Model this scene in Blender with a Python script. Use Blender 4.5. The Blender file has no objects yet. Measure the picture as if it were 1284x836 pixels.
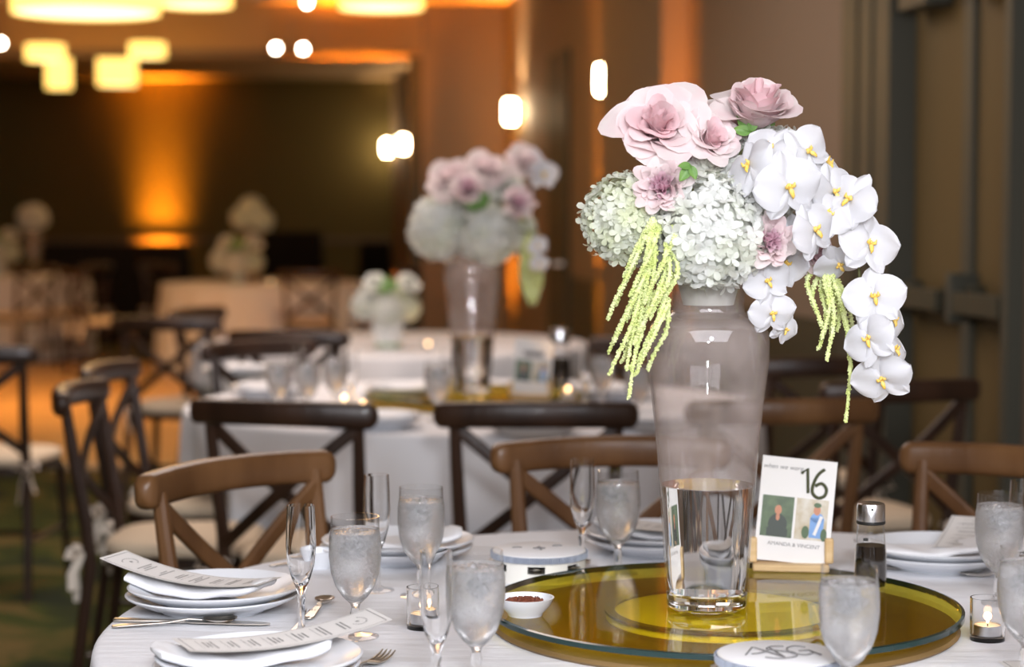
import bpy, math, random
from mathutils import Vector, Matrix, Euler, Quaternion, noise
random.seed(16)
PI = math.pi
C = bpy.context.scene.collection
sc = bpy.context.scene

# ------------------------------------------------------------------ camera
F = 2500.0
CAMZ = 1.35
TH = math.atan((418 - 265) / F)
fw = Vector((0, math.cos(TH), -math.sin(TH)))
upv = Vector((0, math.sin(TH), math.cos(TH)))
def ray(px, py): return fw + Vector((1, 0, 0)) * ((px - 642) / F) + upv * ((418 - py) / F)
def pz(px, py, z):
    d = ray(px, py); t = (z - CAMZ) / d.z
    return Vector((d.x * t, d.y * t, z))
def pyv(px, py, Y):
    d = ray(px, py); t = Y / d.y
    return Vector((d.x * t, Y, CAMZ + d.z * t))
cam = bpy.data.cameras.new('camera'); camo = bpy.data.objects.new('camera', cam); C.objects.link(camo)
camo.location = (0, 0, CAMZ); camo.rotation_euler = (PI / 2 - TH, 0, 0)
cam.sensor_width = 36; cam.lens = F / 1284 * 36
cam.dof.use_dof = True; cam.dof.focus_distance = 2.84; cam.dof.aperture_fstop = 2.8
cam.clip_end = 100
sc.camera = camo

# ------------------------------------------------------------------ materials
def newmat(name):
    m = bpy.data.materials.new(name); m.use_nodes = True
    nt = m.node_tree
    return m, nt, nt.nodes['Principled BSDF'], nt.nodes['Material Output']
def lin(c):
    return tuple((x / 255 / 12.92 if x / 255 <= .04045 else ((x / 255 + .055) / 1.055) ** 2.4) for x in c) + (1,)
def mat(name, col, rough=.5, metal=0, bump=None, var=None, spec=.5, trans=0, ior=1.45, sub=0, sheen=0, emit=None, coat=0):
    """col linear rgb; bump=(scale,strength,stretch); var=(col2,scale,stretch)"""
    m, nt, b, out = newmat(name)
    b.inputs['Base Color'].default_value = (*col[:3], 1)
    b.inputs['Roughness'].default_value = rough
    b.inputs['Metallic'].default_value = metal
    b.inputs['Specular IOR Level'].default_value = spec
    b.inputs['Transmission Weight'].default_value = trans
    b.inputs['IOR'].default_value = ior
    b.inputs['Sheen Weight'].default_value = sheen
    b.inputs['Coat Weight'].default_value = coat
    if sub:
        b.inputs['Subsurface Weight'].default_value = sub
        b.inputs['Subsurface Radius'].default_value = (.01, .008, .006)
        b.inputs['Subsurface Scale'].default_value = 1
    if emit:
        b.inputs['Emission Color'].default_value = (*emit[:3], 1)
        b.inputs['Emission Strength'].default_value = emit[3]
    def noi(scale, stretch, det=4):
        tc = nt.nodes.new('ShaderNodeTexCoord'); mp = nt.nodes.new('ShaderNodeMapping')
        mp.inputs['Scale'].default_value = stretch
        n = nt.nodes.new('ShaderNodeTexNoise'); n.inputs['Scale'].default_value = scale; n.inputs['Detail'].default_value = det
        nt.links.new(tc.outputs['Object'], mp.inputs['Vector']); nt.links.new(mp.outputs['Vector'], n.inputs['Vector'])
        return n
    if bump:
        n = noi(bump[0], bump[2] if len(bump) > 2 else (1, 1, 1))
        bp = nt.nodes.new('ShaderNodeBump'); bp.inputs['Strength'].default_value = bump[1]; bp.inputs['Distance'].default_value = bump[3] if len(bump) > 3 else .01
        nt.links.new(n.outputs['Fac'], bp.inputs['Height']); nt.links.new(bp.outputs['Normal'], b.inputs['Normal'])
    if var:
        n = noi(var[1], var[2] if len(var) > 2 else (1, 1, 1))
        cr = nt.nodes.new('ShaderNodeValToRGB'); cr.color_ramp.elements[0].position = .35; cr.color_ramp.elements[1].position = .65
        cr.color_ramp.elements[0].color = (*col[:3], 1); cr.color_ramp.elements[1].color = (*var[0][:3], 1)
        nt.links.new(n.outputs['Fac'], cr.inputs['Fac']); nt.links.new(cr.outputs['Color'], b.inputs['Base Color'])
    return m
def emis(name, col, s):
    m, nt, b, out = newmat(name); nt.nodes.remove(b)
    e = nt.nodes.new('ShaderNodeEmission'); e.inputs['Color'].default_value = (*col[:3], 1); e.inputs['Strength'].default_value = s
    nt.links.new(e.outputs[0], out.inputs['Surface']); return m
def thin_glass(name, tint=(1, 1, 1), rough=.02, haze=0.0, hazecol=(.9, .88, .88), f0=.04, hazenoise=None, gain=1.0, bump=None):
    """a sheet of clear glass: schlick reflection over tinted see-through, and a little scattering film of condensation"""
    m, nt, b, out = newmat(name); nt.nodes.remove(b)
    N = nt.nodes.new; L = nt.links.new
    g = N('ShaderNodeNewGeometry')
    dot = N('ShaderNodeVectorMath'); dot.operation = 'DOT_PRODUCT'
    L(g.outputs['Incoming'], dot.inputs[0]); L(g.outputs['Normal'], dot.inputs[1])
    ab = N('ShaderNodeMath'); ab.operation = 'ABSOLUTE'; L(dot.outputs['Value'], ab.inputs[0])
    om = N('ShaderNodeMath'); om.operation = 'SUBTRACT'; om.inputs[0].default_value = 1; L(ab.outputs[0], om.inputs[1])
    pw = N('ShaderNodeMath'); pw.operation = 'POWER'; L(om.outputs[0], pw.inputs[0]); pw.inputs[1].default_value = 5
    ma = N('ShaderNodeMath'); ma.operation = 'MULTIPLY_ADD'; L(pw.outputs[0], ma.inputs[0]); ma.inputs[1].default_value = (1 - f0) * gain; ma.inputs[2].default_value = f0; ma.use_clamp = True
    t = N('ShaderNodeBsdfTransparent'); t.inputs['Color'].default_value = (*tint, 1)
    gl = N('ShaderNodeBsdfAnisotropic') if False else N('ShaderNodeBsdfGlossy'); gl.inputs['Roughness'].default_value = rough
    if bump:
        tc = N('ShaderNodeTexCoord'); n = N('ShaderNodeTexNoise'); n.inputs['Scale'].default_value = bump[0]
        bp = N('ShaderNodeBump'); bp.inputs['Strength'].default_value = bump[1]; bp.inputs['Distance'].default_value = .003
        L(tc.outputs['Object'], n.inputs['Vector']); L(n.outputs['Fac'], bp.inputs['Height']); L(bp.outputs['Normal'], gl.inputs['Normal'])
    mx = N('ShaderNodeMixShader'); L(ma.outputs[0], mx.inputs[0]); L(t.outputs[0], mx.inputs[1]); L(gl.outputs[0], mx.inputs[2])
    last = mx
    if haze:
        d = N('ShaderNodeBsdfDiffuse'); d.inputs['Color'].default_value = (*hazecol, 1)
        tr = N('ShaderNodeBsdfTranslucent'); tr.inputs['Color'].default_value = (*hazecol, 1)
        dd = N('ShaderNodeMixShader'); dd.inputs[0].default_value = .4; L(d.outputs[0], dd.inputs[1]); L(tr.outputs[0], dd.inputs[2])
        m2 = N('ShaderNodeMixShader'); L(mx.outputs[0], m2.inputs[1]); L(dd.outputs[0], m2.inputs[2])
        if hazenoise:
            tc = N('ShaderNodeTexCoord'); n = N('ShaderNodeTexNoise'); n.inputs['Scale'].default_value = hazenoise; n.inputs['Detail'].default_value = 6
            mr = N('ShaderNodeMapRange'); mr.inputs['From Min'].default_value = .35; mr.inputs['From Max'].default_value = .7
            mr.inputs['To Min'].default_value = haze * .25; mr.inputs['To Max'].default_value = haze * 1.9
            L(tc.outputs['Object'], n.inputs['Vector']); L(n.outputs['Fac'], mr.inputs['Value']); L(mr.outputs[0], m2.inputs[0])
        else: m2.inputs[0].default_value = haze
        last = m2
    L(last.outputs[0], out.inputs['Surface']); return m
def liquid(name, ior, col=(1, 1, 1), rough=0, bump=None, haze=0):
    m, nt, b, out = newmat(name); nt.nodes.remove(b)
    g = nt.nodes.new('ShaderNodeBsdfGlass'); g.inputs['IOR'].default_value = ior; g.inputs['Color'].default_value = (*col, 1); g.inputs['Roughness'].default_value = rough
    if bump:
        tc = nt.nodes.new('ShaderNodeTexCoord'); n = nt.nodes.new('ShaderNodeTexNoise'); n.inputs['Scale'].default_value = bump[0]; n.inputs['Detail'].default_value = 3
        bp = nt.nodes.new('ShaderNodeBump'); bp.inputs['Strength'].default_value = bump[1]; bp.inputs['Distance'].default_value = .004
        nt.links.new(tc.outputs['Object'], n.inputs['Vector']); nt.links.new(n.outputs['Fac'], bp.inputs['Height']); nt.links.new(bp.outputs['Normal'], g.inputs['Normal'])
    if haze:
        d = nt.nodes.new('ShaderNodeBsdfDiffuse'); d.inputs['Color'].default_value = (.92, .92, .93, 1)
        tr = nt.nodes.new('ShaderNodeBsdfTranslucent'); tr.inputs['Color'].default_value = (.92, .92, .93, 1)
        a = nt.nodes.new('ShaderNodeMixShader'); nt.links.new(d.outputs[0], a.inputs[1]); nt.links.new(tr.outputs[0], a.inputs[2])
        tc = nt.nodes.new('ShaderNodeTexCoord'); n2 = nt.nodes.new('ShaderNodeTexNoise'); n2.inputs['Scale'].default_value = 420; n2.inputs['Detail'].default_value = 9; n2.inputs['Roughness'].default_value = .75
        mr = nt.nodes.new('ShaderNodeMapRange'); mr.inputs['From Min'].default_value = .38; mr.inputs['From Max'].default_value = .66
        mr.inputs['To Min'].default_value = haze * .3; mr.inputs['To Max'].default_value = haze * 1.8
        nt.links.new(tc.outputs['Object'], n2.inputs['Vector']); nt.links.new(n2.outputs['Fac'], mr.inputs['Value'])
        b2 = nt.nodes.new('ShaderNodeMixShader'); nt.links.new(mr.outputs[0], b2.inputs[0]); nt.links.new(g.outputs[0], b2.inputs[1]); nt.links.new(a.outputs[0], b2.inputs[2])
        g = b2
    nt.links.new(g.outputs[0], out.inputs['Surface']); return m
def petal_mat(name, col, col2=None, tr=.35, scale=25):
    m, nt, b, out = newmat(name)
    b.inputs['Base Color'].default_value = (*col, 1); b.inputs['Roughness'].default_value = .6; b.inputs['Specular IOR Level'].default_value = .25
    t = nt.nodes.new('ShaderNodeBsdfTranslucent'); t.inputs['Color'].default_value = (*col, 1)
    if col2:
        tc = nt.nodes.new('ShaderNodeTexCoord'); n = nt.nodes.new('ShaderNodeTexNoise'); n.inputs['Scale'].default_value = scale
        cr = nt.nodes.new('ShaderNodeValToRGB'); cr.color_ramp.elements[0].position = .4; cr.color_ramp.elements[1].position = .62
        cr.color_ramp.elements[0].color = (*col, 1); cr.color_ramp.elements[1].color = (*col2, 1)
        nt.links.new(tc.outputs['Object'], n.inputs['Vector']); nt.links.new(n.outputs['Fac'], cr.inputs['Fac'])
        nt.links.new(cr.outputs['Color'], b.inputs['Base Color']); nt.links.new(cr.outputs['Color'], t.inputs['Color'])
    mx = nt.nodes.new('ShaderNodeMixShader'); mx.inputs[0].default_value = tr
    nt.links.new(b.outputs[0], mx.inputs[1]); nt.links.new(t.outputs[0], mx.inputs[2]); nt.links.new(mx.outputs[0], out.inputs['Surface'])
    return m

M = {}
M['cloth'] = mat('linen', (.80, .80, .83), .85, bump=(7, .35, (1, 5, 1), .012), sheen=.1)
M['napkin'] = mat('napkin_cotton', (.82, .82, .84), .85, bump=(150, .3, (1, 1, 1), .002))
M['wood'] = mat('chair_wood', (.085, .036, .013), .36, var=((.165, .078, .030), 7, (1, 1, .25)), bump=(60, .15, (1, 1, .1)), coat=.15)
M['darkwood'] = mat('dark_chair_wood', (.018, .008, .0045), .4, var=((.042, .018, .009), 7, (1, 1, .25)), bump=(60, .15, (1, 1, .1)), coat=.15)  # darker brown version of the chair wood
M['cushion'] = mat('cushion_cotton', (.72, .58, .42), .9, bump=(200, .3))
M['ribbon'] = mat('ribbon', (.75, .66, .56), .7)
M['china'] = mat('white_china', (.80, .82, .86), .24, spec=.4)
M['paper'] = mat('card_paper', (.80, .78, .76), .7)
M['ink'] = mat('grey_ink', (.22, .21, .21), .8)
M['darkink'] = mat('olive_ink', (.07, .075, .035), .8)
M['steel'] = mat('cutlery_steel', (.82, .76, .68), .3, metal=1)
M['chrome'] = mat('chrome', (.80, .80, .82), .22, metal=1)
M['black'] = mat('black_rubber', (.012, .012, .012), .5)
M['soy'] = mat('soy_sauce', (.008, .004, .002), .08)
M['jingle'] = mat('jingle_metal', (.45, .42, .38), .3, metal=1)
M['band'] = mat('blue_grey_band', (.07, .09, .15), .5)
M['bandrib'] = mat('pale_band_rib', (.42, .46, .54), .5)
M['tamb'] = mat('white_painted_wood', (.80, .78, .72), .5)
M['skin'] = mat('drumhead', (.82, .82, .84), .6)
M['oak'] = mat('pale_wood', (.62, .42, .20), .5, var=((.72, .52, .28), 12, (1, 1, 8)))
M['flakes'] = mat('chilli_flakes', (.10, .02, .01), .6, var=((.25, .07, .03), 300))
M['glass'] = thin_glass('clear_glass', (.985, .985, .985), .02, f0=.05, gain=.8)
M['wetglass'] = liquid('misted_glass', 1.45, (1, 1, 1), .02, bump=(500, .10), haze=.21)
M['vaseglass'] = thin_glass('vase_glass', (.97, .96, .96), .03, haze=.13, hazecol=(.86, .76, .72), hazenoise=9, f0=.06, gain=.9)
M['flute'] = liquid('flute_glass', 1.45)
M['solidglass'] = liquid('solid_glass', 1.48)
M['water'] = liquid('still_water', 1.33, (.99, .995, .995))
M['icewater'] = liquid('iced_water', 1.33, (1, 1, 1), bump=(80, .30))
M['ice'] = thin_glass('ice', (.9, .92, .94), .05, haze=.25, hazenoise=90, f0=.08, bump=(60, 1))
M['amber'] = thin_glass('amber_glass', (.97, .90, .28), .004, f0=.05, gain=.72)
M['edge'] = mat('dark_green_glass_edge', (.006, .03, .028), .1, spec=.7)
M['turntable'] = mat('cream_turntable', (.92, .88, .70), .35, bump=(20, .1))
M['darkdisc'] = mat('brown_darkening_disc', (.21, .13, .05), .5)
M['turnring'] = mat('dark_turntable_ring', (.10, .07, .03), .4)
M['wax'] = mat('candle_wax', (.85, .80, .70), .5, sub=.2)
M['tin'] = mat('candle_tin', (.6, .6, .62), .3, metal=1)
M['flame'] = emis('flame', (1, .72, .36), 30)
M['rose'] = petal_mat('pink_rose_petal', (.90, .74, .75), (.91, .82, .81), .4)
M['roseheart'] = petal_mat('deep_pink_rose_petal', (.90, .64, .67), (.91, .73, .75), .4)
M['peony'] = petal_mat('mauve_pink_petal', (.88, .60, .70), (.90, .74, .80), .4)
M['hydr'] = petal_mat('white_hydrangea_petal', (.85, .86, .83), (.84, .86, .77), .4)
M['hydrg'] = petal_mat('greenish_hydrangea_petal', (.84, .86, .76), (.80, .84, .62), .4)
M['orchid'] = petal_mat('white_orchid_petal', (.80, .80, .83), None, .35)
M['lip'] = mat('yellow_orchid_lip', (.88, .66, .22), .5, var=((.85, .52, .06), 120))
M['amaran'] = mat('green_amaranthus', (.62, .70, .24), .8, var=((.80, .86, .46), 60))
M['leaf'] = mat('green_leaf', (.10, .22, .05), .45, var=((.20, .34, .08), 20))
M['stem'] = mat('flower_stem', (.10, .10, .03), .6)
M['foam'] = mat('flower_dish', (.70, .74, .70), .5)
M['bloomglass'] = mat('milk_glass', (.8, .82, .8), .2)
M['wall'] = mat('taupe_wall_covering', (.20, .145, .10), .75, bump=(300, .1))
M['wallback'] = mat('olive_brown_wall_covering', (.125, .095, .028), .8, bump=(300, .1))
M['darkpanel'] = mat('dark_panel', (.045, .040, .022), .6)
M['door'] = mat('bronze_door', (.105, .070, .022), .6, bump=(40, .05))
M['doorframe'] = mat('grey_green_door_frame', (.06, .058, .042), .5)
M['trimlight'] = mat('taupe_trim', (.17, .12, .075), .6)
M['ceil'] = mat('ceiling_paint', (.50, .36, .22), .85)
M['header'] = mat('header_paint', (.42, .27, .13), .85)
M['drape'] = mat('black_drape', (.009, .005, .003), .95, bump=(8, .5, (6, 6, .5)))
M['shade'] = emis('lamp_shade_glow', (1, .60, .14), 2.6)
M['shadehot'] = emis('lamp_diffuser_glow', (1, .76, .36), 3.4)
M['sconce'] = emis('sconce_glow', (1, .76, .46), 60)
M['spot'] = emis('spotlight_lens_glow', (1, .86, .72), 38)
M['brass'] = mat('brass', (.5, .33, .12), .35, metal=1)
M['uplens'] = emis('uplight_lens_glow', (1, .45, .06), 5)
M['photogreen'] = mat('photo_green', (.045, .075, .03), .4, var=((.09, .14, .06), 40))
M['photopale'] = mat('photo_pale', (.62, .58, .50), .4, var=((.45, .36, .22), 45))
M['photoskin'] = mat('photo_skin', (.50, .20, .10), .4)
M['photodark'] = mat('photo_dark', (.02, .03, .018), .4)
M['photoblue'] = mat('photo_blue', (.16, .32, .62), .4)
M['photoleaf'] = mat('photo_leaf', (.05, .10, .03), .4)

def carpet():
    m, nt, b, out = newmat('patterned_carpet'); N = nt.nodes.new; L = nt.links.new
    tc = N('ShaderNodeTexCoord'); n = N('ShaderNodeTexNoise'); n.inputs['Scale'].default_value = 2.2; n.inputs['Detail'].default_value = 5; n.inputs['Distortion'].default_value = 1.2
    cr = N('ShaderNodeValToRGB'); e = cr.color_ramp.elements
    e[0].position = .38; e[0].color = (.022, .030, .018, 1); e[1].position = .62; e[1].color = (.13, .095, .035, 1)
    k = e.new(.5); k.color = (.050, .062, .016, 1)
    L(tc.outputs['Object'], n.inputs['Vector']); L(n.outputs['Fac'], cr.inputs['Fac']); L(cr.outputs['Color'], b.inputs['Base Color'])
    b.inputs['Roughness'].default_value = .95; b.inputs['Specular IOR Level'].default_value = .1
    return m
M['carpet'] = carpet()
def parquet():
    m, nt, b, out = newmat('dance_floor_parquet'); N = nt.nodes.new; L = nt.links.new
    tc = N('ShaderNodeTexCoord'); br = N('ShaderNodeTexBrick'); br.inputs['Scale'].default_value = 1
    br.inputs['Brick Width'].default_value = 1.2; br.inputs['Row Height'].default_value = 1.2; br.offset = 0
    br.inputs['Mortar Size'].default_value = .012; br.inputs['Color1'].default_value = (.62, .33, .11, 1); br.inputs['Color2'].default_value = (.55, .29, .09, 1); br.inputs['Mortar'].default_value = (.2, .1, .04, 1)
    L(tc.outputs['Object'], br.inputs['Vector']); L(br.outputs['Color'], b.inputs['Base Color']); b.inputs['Roughness'].default_value = .4
    return m
M['parquet'] = parquet()

# ------------------------------------------------------------------ mesh builder
class MB:
    def __init__(s): s.v = []; s.f = []
    def add(s, vs, fs):
        o = len(s.v); s.v += [tuple(x) for x in vs]; s.f += [tuple(i + o for i in f) for f in fs]; return s
    def box(s, x0, x1, y0, y1, z0, z1, mx=None):
        vs = [Vector((x, y, z)) for x in (x0, x1) for y in (y0, y1) for z in (z0, z1)]
        if mx: vs = [mx @ v for v in vs]
        return s.add(vs, [(0, 1, 3, 2), (4, 6, 7, 5), (0, 4, 5, 1), (2, 3, 7, 6), (0, 2, 6, 4), (1, 5, 7, 3)])
    def lathe(s, prof, n=32, c=(0, 0, 0), close=False):
        vs = []; fs = []; m = len(prof)
        for r, z in prof:
            for i in range(n):
                a = 2 * PI * i / n; vs.append((c[0] + r * math.cos(a), c[1] + r * math.sin(a), c[2] + z))
        for j in range(m - 1 if not close else m):
            k = (j + 1) % m
            for i in range(n):
                i2 = (i + 1) % n; fs.append((j * n + i, j * n + i2, k * n + i2, k * n + i))
        return s.add(vs, fs)
    def tube(s, pts, rad, n=8, cap=True, flat=None, up=None):
        """rad number or list; flat=(a,b) half-sizes multipliers for the cross-section with superellipse"""
        pts = [Vector(p) for p in pts]; m = len(pts)
        if not isinstance(rad, (list, tuple)): rad = [rad] * m
        vs = []; fs = []; pn = None
        for j, p in enumerate(pts):
            t = (pts[min(j + 1, m - 1)] - pts[max(j - 1, 0)])
            if t.length < 1e-9: t = Vector((0, 0, 1))
            t.normalize()
            if up is not None: nrm = Vector(up) - t * Vector(up).dot(t)
            elif pn is None:
                nrm = t.orthogonal()
            else: nrm = pn - t * pn.dot(t)
            if nrm.length < 1e-6: nrm = t.orthogonal()
            nrm.normalize(); pn = nrm; bn = t.cross(nrm)
            for i in range(n):
                a = 2 * PI * i / n; ca, sa = math.cos(a), math.sin(a)
                if flat:
                    e = .6; ca = math.copysign(abs(ca) ** e, ca) * flat[0]; sa = math.copysign(abs(sa) ** e, sa) * flat[1]
                vs.append(p + (nrm * ca + bn * sa) * rad[j])
        for j in range(m - 1):
            for i in range(n):
                i2 = (i + 1) % n; fs.append((j * n + i, j * n + i2, (j + 1) * n + i2, (j + 1) * n + i))
        if cap: fs.append(tuple(range(n))[::-1]); fs.append(tuple(range((m - 1) * n, m * n)))
        return s.add(vs, fs)
    def surf(s, fn, nu, nv):
        vs = [fn(i / nu, j / nv) for j in range(nv + 1) for i in range(nu + 1)]
        fs = [(j * (nu + 1) + i, j * (nu + 1) + i + 1, (j + 1) * (nu + 1) + i + 1, (j + 1) * (nu + 1) + i) for j in range(nv) for i in range(nu)]
        return s.add(vs, fs)
    def ball(s, c, r, nu=10, nv=6, sq=(1, 1, 1)):
        c = Vector(c); vs = [c + Vector((0, 0, r * sq[2]))]; fs = []
        for j in range(1, nv):
            th = PI * j / nv
            for i in range(nu):
                a = 2 * PI * i / nu; vs.append(c + Vector((r * sq[0] * math.sin(th) * math.cos(a), r * sq[1] * math.sin(th) * math.sin(a), r * sq[2] * math.cos(th))))
        vs.append(c - Vector((0, 0, r * sq[2]))); L = len(vs) - 1
        for i in range(nu):
            i2 = (i + 1) % nu; fs.append((0, 1 + i, 1 + i2))
            fs.append((L, L - nu + i2, L - nu + i))
            for j in range(nv - 2):
                a = 1 + j * nu; fs.append((a + i, a + nu + i, a + nu + i2, a + i2))
        return s.add(vs, fs)
    def slab(s, outline, z0, z1):
        """prism of a convex-ish 2d outline"""
        n = len(outline); vs = [(x, y, z0) for x, y in outline] + [(x, y, z1) for x, y in outline]
        fs = [tuple(range(n))[::-1], tuple(range(n, 2 * n))] + [(i, (i + 1) % n, n + (i + 1) % n, n + i) for i in range(n)]
        return s.add(vs, fs)
    def mesh(s, name, m, sharp=35):
        me = bpy.data.meshes.new(name); me.from_pydata(s.v, [], s.f)
        me.materials.append(m)
        me.polygons.foreach_set('use_smooth', [True] * len(me.polygons))
        if sharp: me.set_sharp_from_angle(angle=math.radians(sharp))
        me.update(); return me
    def build(s, name, m, parent=None, sharp=35, mods=None, loc=None, rot=None):
        o = bpy.data.objects.new(name, s.mesh(name, m, sharp)); C.objects.link(o)
        if parent is not None: o.parent = parent
        if loc is not None: o.location = loc
        if rot is not None: o.rotation_euler = rot
        if mods == 'bevel':
            b = o.modifiers.new('b', 'BEVEL'); b.width = .003; b.segments = 2; b.limit_method = 'ANGLE'
        return o
def tag(o, label, cat, group=None):
    o['label'] = label; o['category'] = cat
    if group: o['group'] = group
    return o
def thing(name, label, cat, loc=(0, 0, 0), rz=0, group=None):
    o = bpy.data.objects.new(name, None); C.objects.link(o); o.empty_display_size = .05
    o.location = loc; o.rotation_euler = (0, 0, rz); return tag(o, label, cat, group)
def struct(name, mb, m, **k):
    o = mb.build(name, m, **k); o['kind'] = 'structure'; return o
KIDS = {}
def kids(o):
    return [c for c in C.objects if c.parent == o]
def copy_tree(o, parent=None):
    c = o.copy(); C.objects.link(c)
    if parent is not None: c.parent = parent
    for ch in KIDS.setdefault(o.name, kids(o)): copy_tree(ch, c)
    return c
def dup(o, loc, rz=0, label=None, group=None, scale=None):
    c = copy_tree(o); c.location = loc; c.rotation_euler = (0, 0, rz)
    if label: c['label'] = label
    if group: c['group'] = group
    if scale: c.scale = (scale,) * 3
    return c
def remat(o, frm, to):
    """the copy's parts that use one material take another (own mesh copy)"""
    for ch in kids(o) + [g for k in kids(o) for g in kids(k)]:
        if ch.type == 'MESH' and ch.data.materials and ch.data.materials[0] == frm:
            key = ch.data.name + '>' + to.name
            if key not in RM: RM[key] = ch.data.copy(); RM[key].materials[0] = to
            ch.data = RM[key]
RM = {}

# ------------------------------------------------------------------ setting
def wx(Y): return 2.5 - .16 * Y
U = Vector((-.16, 1, 0)).normalized(); NR = Vector((-U.y, U.x, 0))   # along the wall, into the room
def wallbox(mb, y0, y1, d0, d1, z0, z1):
    a = Vector((wx(y0), y0, 0)); b = Vector((wx(y1), y1, 0)); vs = []
    for p in (a, b):
        for d in (d0, d1):
            for z in (z0, z1): vs.append(p + NR * d + Vector((0, 0, z)))
    mb.add(vs, [(0, 1, 3, 2), (4, 6, 7, 5), (0, 4, 5, 1), (2, 3, 7, 6), (0, 2, 6, 4), (1, 5, 7, 3)]); return mb
CE = 3.0
struct('floor', MB().box(-8, 3.2, -3, 25.3, -.1, 0), M['carpet'])
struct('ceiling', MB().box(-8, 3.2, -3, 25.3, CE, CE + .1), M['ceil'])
struct('wall_back', MB().box(-8, 0, 25, 25.2, 0, CE), M['wallback'])
struct('wall_left', MB().box(-8.2, -8, -3, 25.2, 0, CE), M['wallback'])
struct('wall_right', wallbox(wallbox(wallbox(MB(), -3, 6.0, -.2, 0, 0, CE), 7.1, 25.2, -.2, 0, 0, CE), 6.0, 7.1, -.2, 0, 2.16, CE), M['wall'])
struct('trim_chair_rail', MB().box(-8, -1.5, 24.975, 25, .96, 1.03), M['trimlight'])
struct('baseboard_right', wallbox(wallbox(MB(), -3, 5.96, 0, .015, 0, .12), 7.2, 15.9, 0, .015, 0, .12), M['trimlight'])
# dark lower wainscot on the right wall
struct('trim_wainscot', wallbox(wallbox(MB(), 7.25, 10.05, 0, .012, .12, .92), 11.55, 13.15, 0, .012, .12, .92), M['darkpanel'])
struct('trim_pilaster', wallbox(MB(), 10.08, 11.55, 0, .14, 0, CE), M['wall'])
struct('trim_corner', wallbox(wallbox(MB(), 7.46, 7.62, 0, .03, 0, CE), 7.24, 7.36, 0, .05, 0, CE), M['doorframe'])
# wing wall and header between the two halves of the ballroom
struct('wall_wing', MB().box(-.72, -.02, 16, 16.4, 0, CE), M['wall'])
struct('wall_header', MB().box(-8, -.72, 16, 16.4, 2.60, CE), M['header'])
struct('trim_header', MB().box(-8, -.72, 15.97, 16.0, 2.58, 2.63), M['trimlight'])
struct('trim_airwall_pocket', MB().box(-.82, -.72, 16.0, 16.4, 0, 2.60), M['darkpanel'])
# dance floor
struct('floor_dance', MB().box(-8, -.9, 10.5, 17.6, .0, .018), M['parquet'])
struct('trim_dance_floor', MB().box(-8, -.8, 10.40, 10.5, .0, .02), mat('dance_floor_edge', (.62, .45, .30), .4))

# doors in the right wall
def wall_frame(o, Y, d=0):
    p = Vector((wx(Y), Y, 0)) + NR * d; o.location = p
    o.rotation_euler = (0, 0, math.atan2(U.y, U.x)); return o   # local x along the wall, local -y into the wall... +y = into room
fr = MB()
for a, b_ in ((6.0, 6.05), (7.05, 7.2)): wallbox(fr, a, b_, -.2, .05, 0, 2.2)
wallbox(fr, 6.0, 7.2, -.2, .05, 2.14, 2.24)
struct('trim_door_frame', fr, M['doorframe'])
def door(y0, y1, lab):
    d = wallbox(MB(), y0, y1, -.10, -.05, .01, 2.14).build('door_1', M['door'], mods='bevel'); d['kind'] = 'structure'
    a = (y0 + .04); b_ = (y1 - .04)
    h = wallbox(MB(), a, b_, .0, .045, 1.02, 1.09); wallbox(h, a, a + .06, -.05, 0, 1.0, 1.11); wallbox(h, b_ - .06, b_, -.05, 0, 1.0, 1.11)
    h.build('panic_bar', M['darkpanel'], d, mods='bevel')
    cl = wallbox(MB(), (y0 + y1) / 2 - .1, (y0 + y1) / 2 + .16, -.05, .05, 2.04, 2.11); cl.build('door_closer', M['doorframe'], d, mods='bevel')
    ar = MB().tube([Vector((wx(y0 + .2), y0 + .2, 2.10)) + NR * .02, Vector((wx(y0 + .05), y0 + .05, 2.13)) + NR * .05], .008); ar.build('closer_arm', M['steel'], d)
    return d
d1 = door(6.05, 6.50, ''); d2 = door(6.56, 7.05, ''); d2.name = 'door_2'
wallbox(MB(), 6.49, 6.57, -.09, -.03, .01, 2.14).build('astragal', M['doorframe'], d2, mods='bevel')
wallbox(MB(), 6.46, 6.50, -.05, .05, .99, 1.15).build('lock_case', M['doorframe'], d1, mods='bevel')
ds = wallbox(MB(), 13.2, 13.9, 0, .03, .01, 2.42).build('door_3', M['darkpanel'], mods='bevel'); ds['kind'] = 'structure'
h = MB().tube([Vector((wx(13.3), 13.3, 1.0)) + NR * .03, Vector((wx(13.3), 13.3, 1.0)) + NR * .08, Vector((wx(13.42), 13.42, 1.0)) + NR * .08], .012); h.build('door_handle', M['steel'], ds)

# ------------------------------------------------------------------ lamps in the room
def light(kind, name, loc, energy, col, **k):
    l = bpy.data.lights.new(name, kind); l.energy = energy; l.color = col[:3]
    o = bpy.data.objects.new(name, l); C.objects.link(o); o.location = loc
    for a, b_ in k.items():
        if a == 'target': o.rotation_euler = (Vector(b_) - Vector(loc)).to_track_quat('-Z', 'Y').to_euler()
        else: setattr(l, a, b_)
    return o
WARM = (1, .56, .20); ORANGE = (1, .30, .015)
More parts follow.
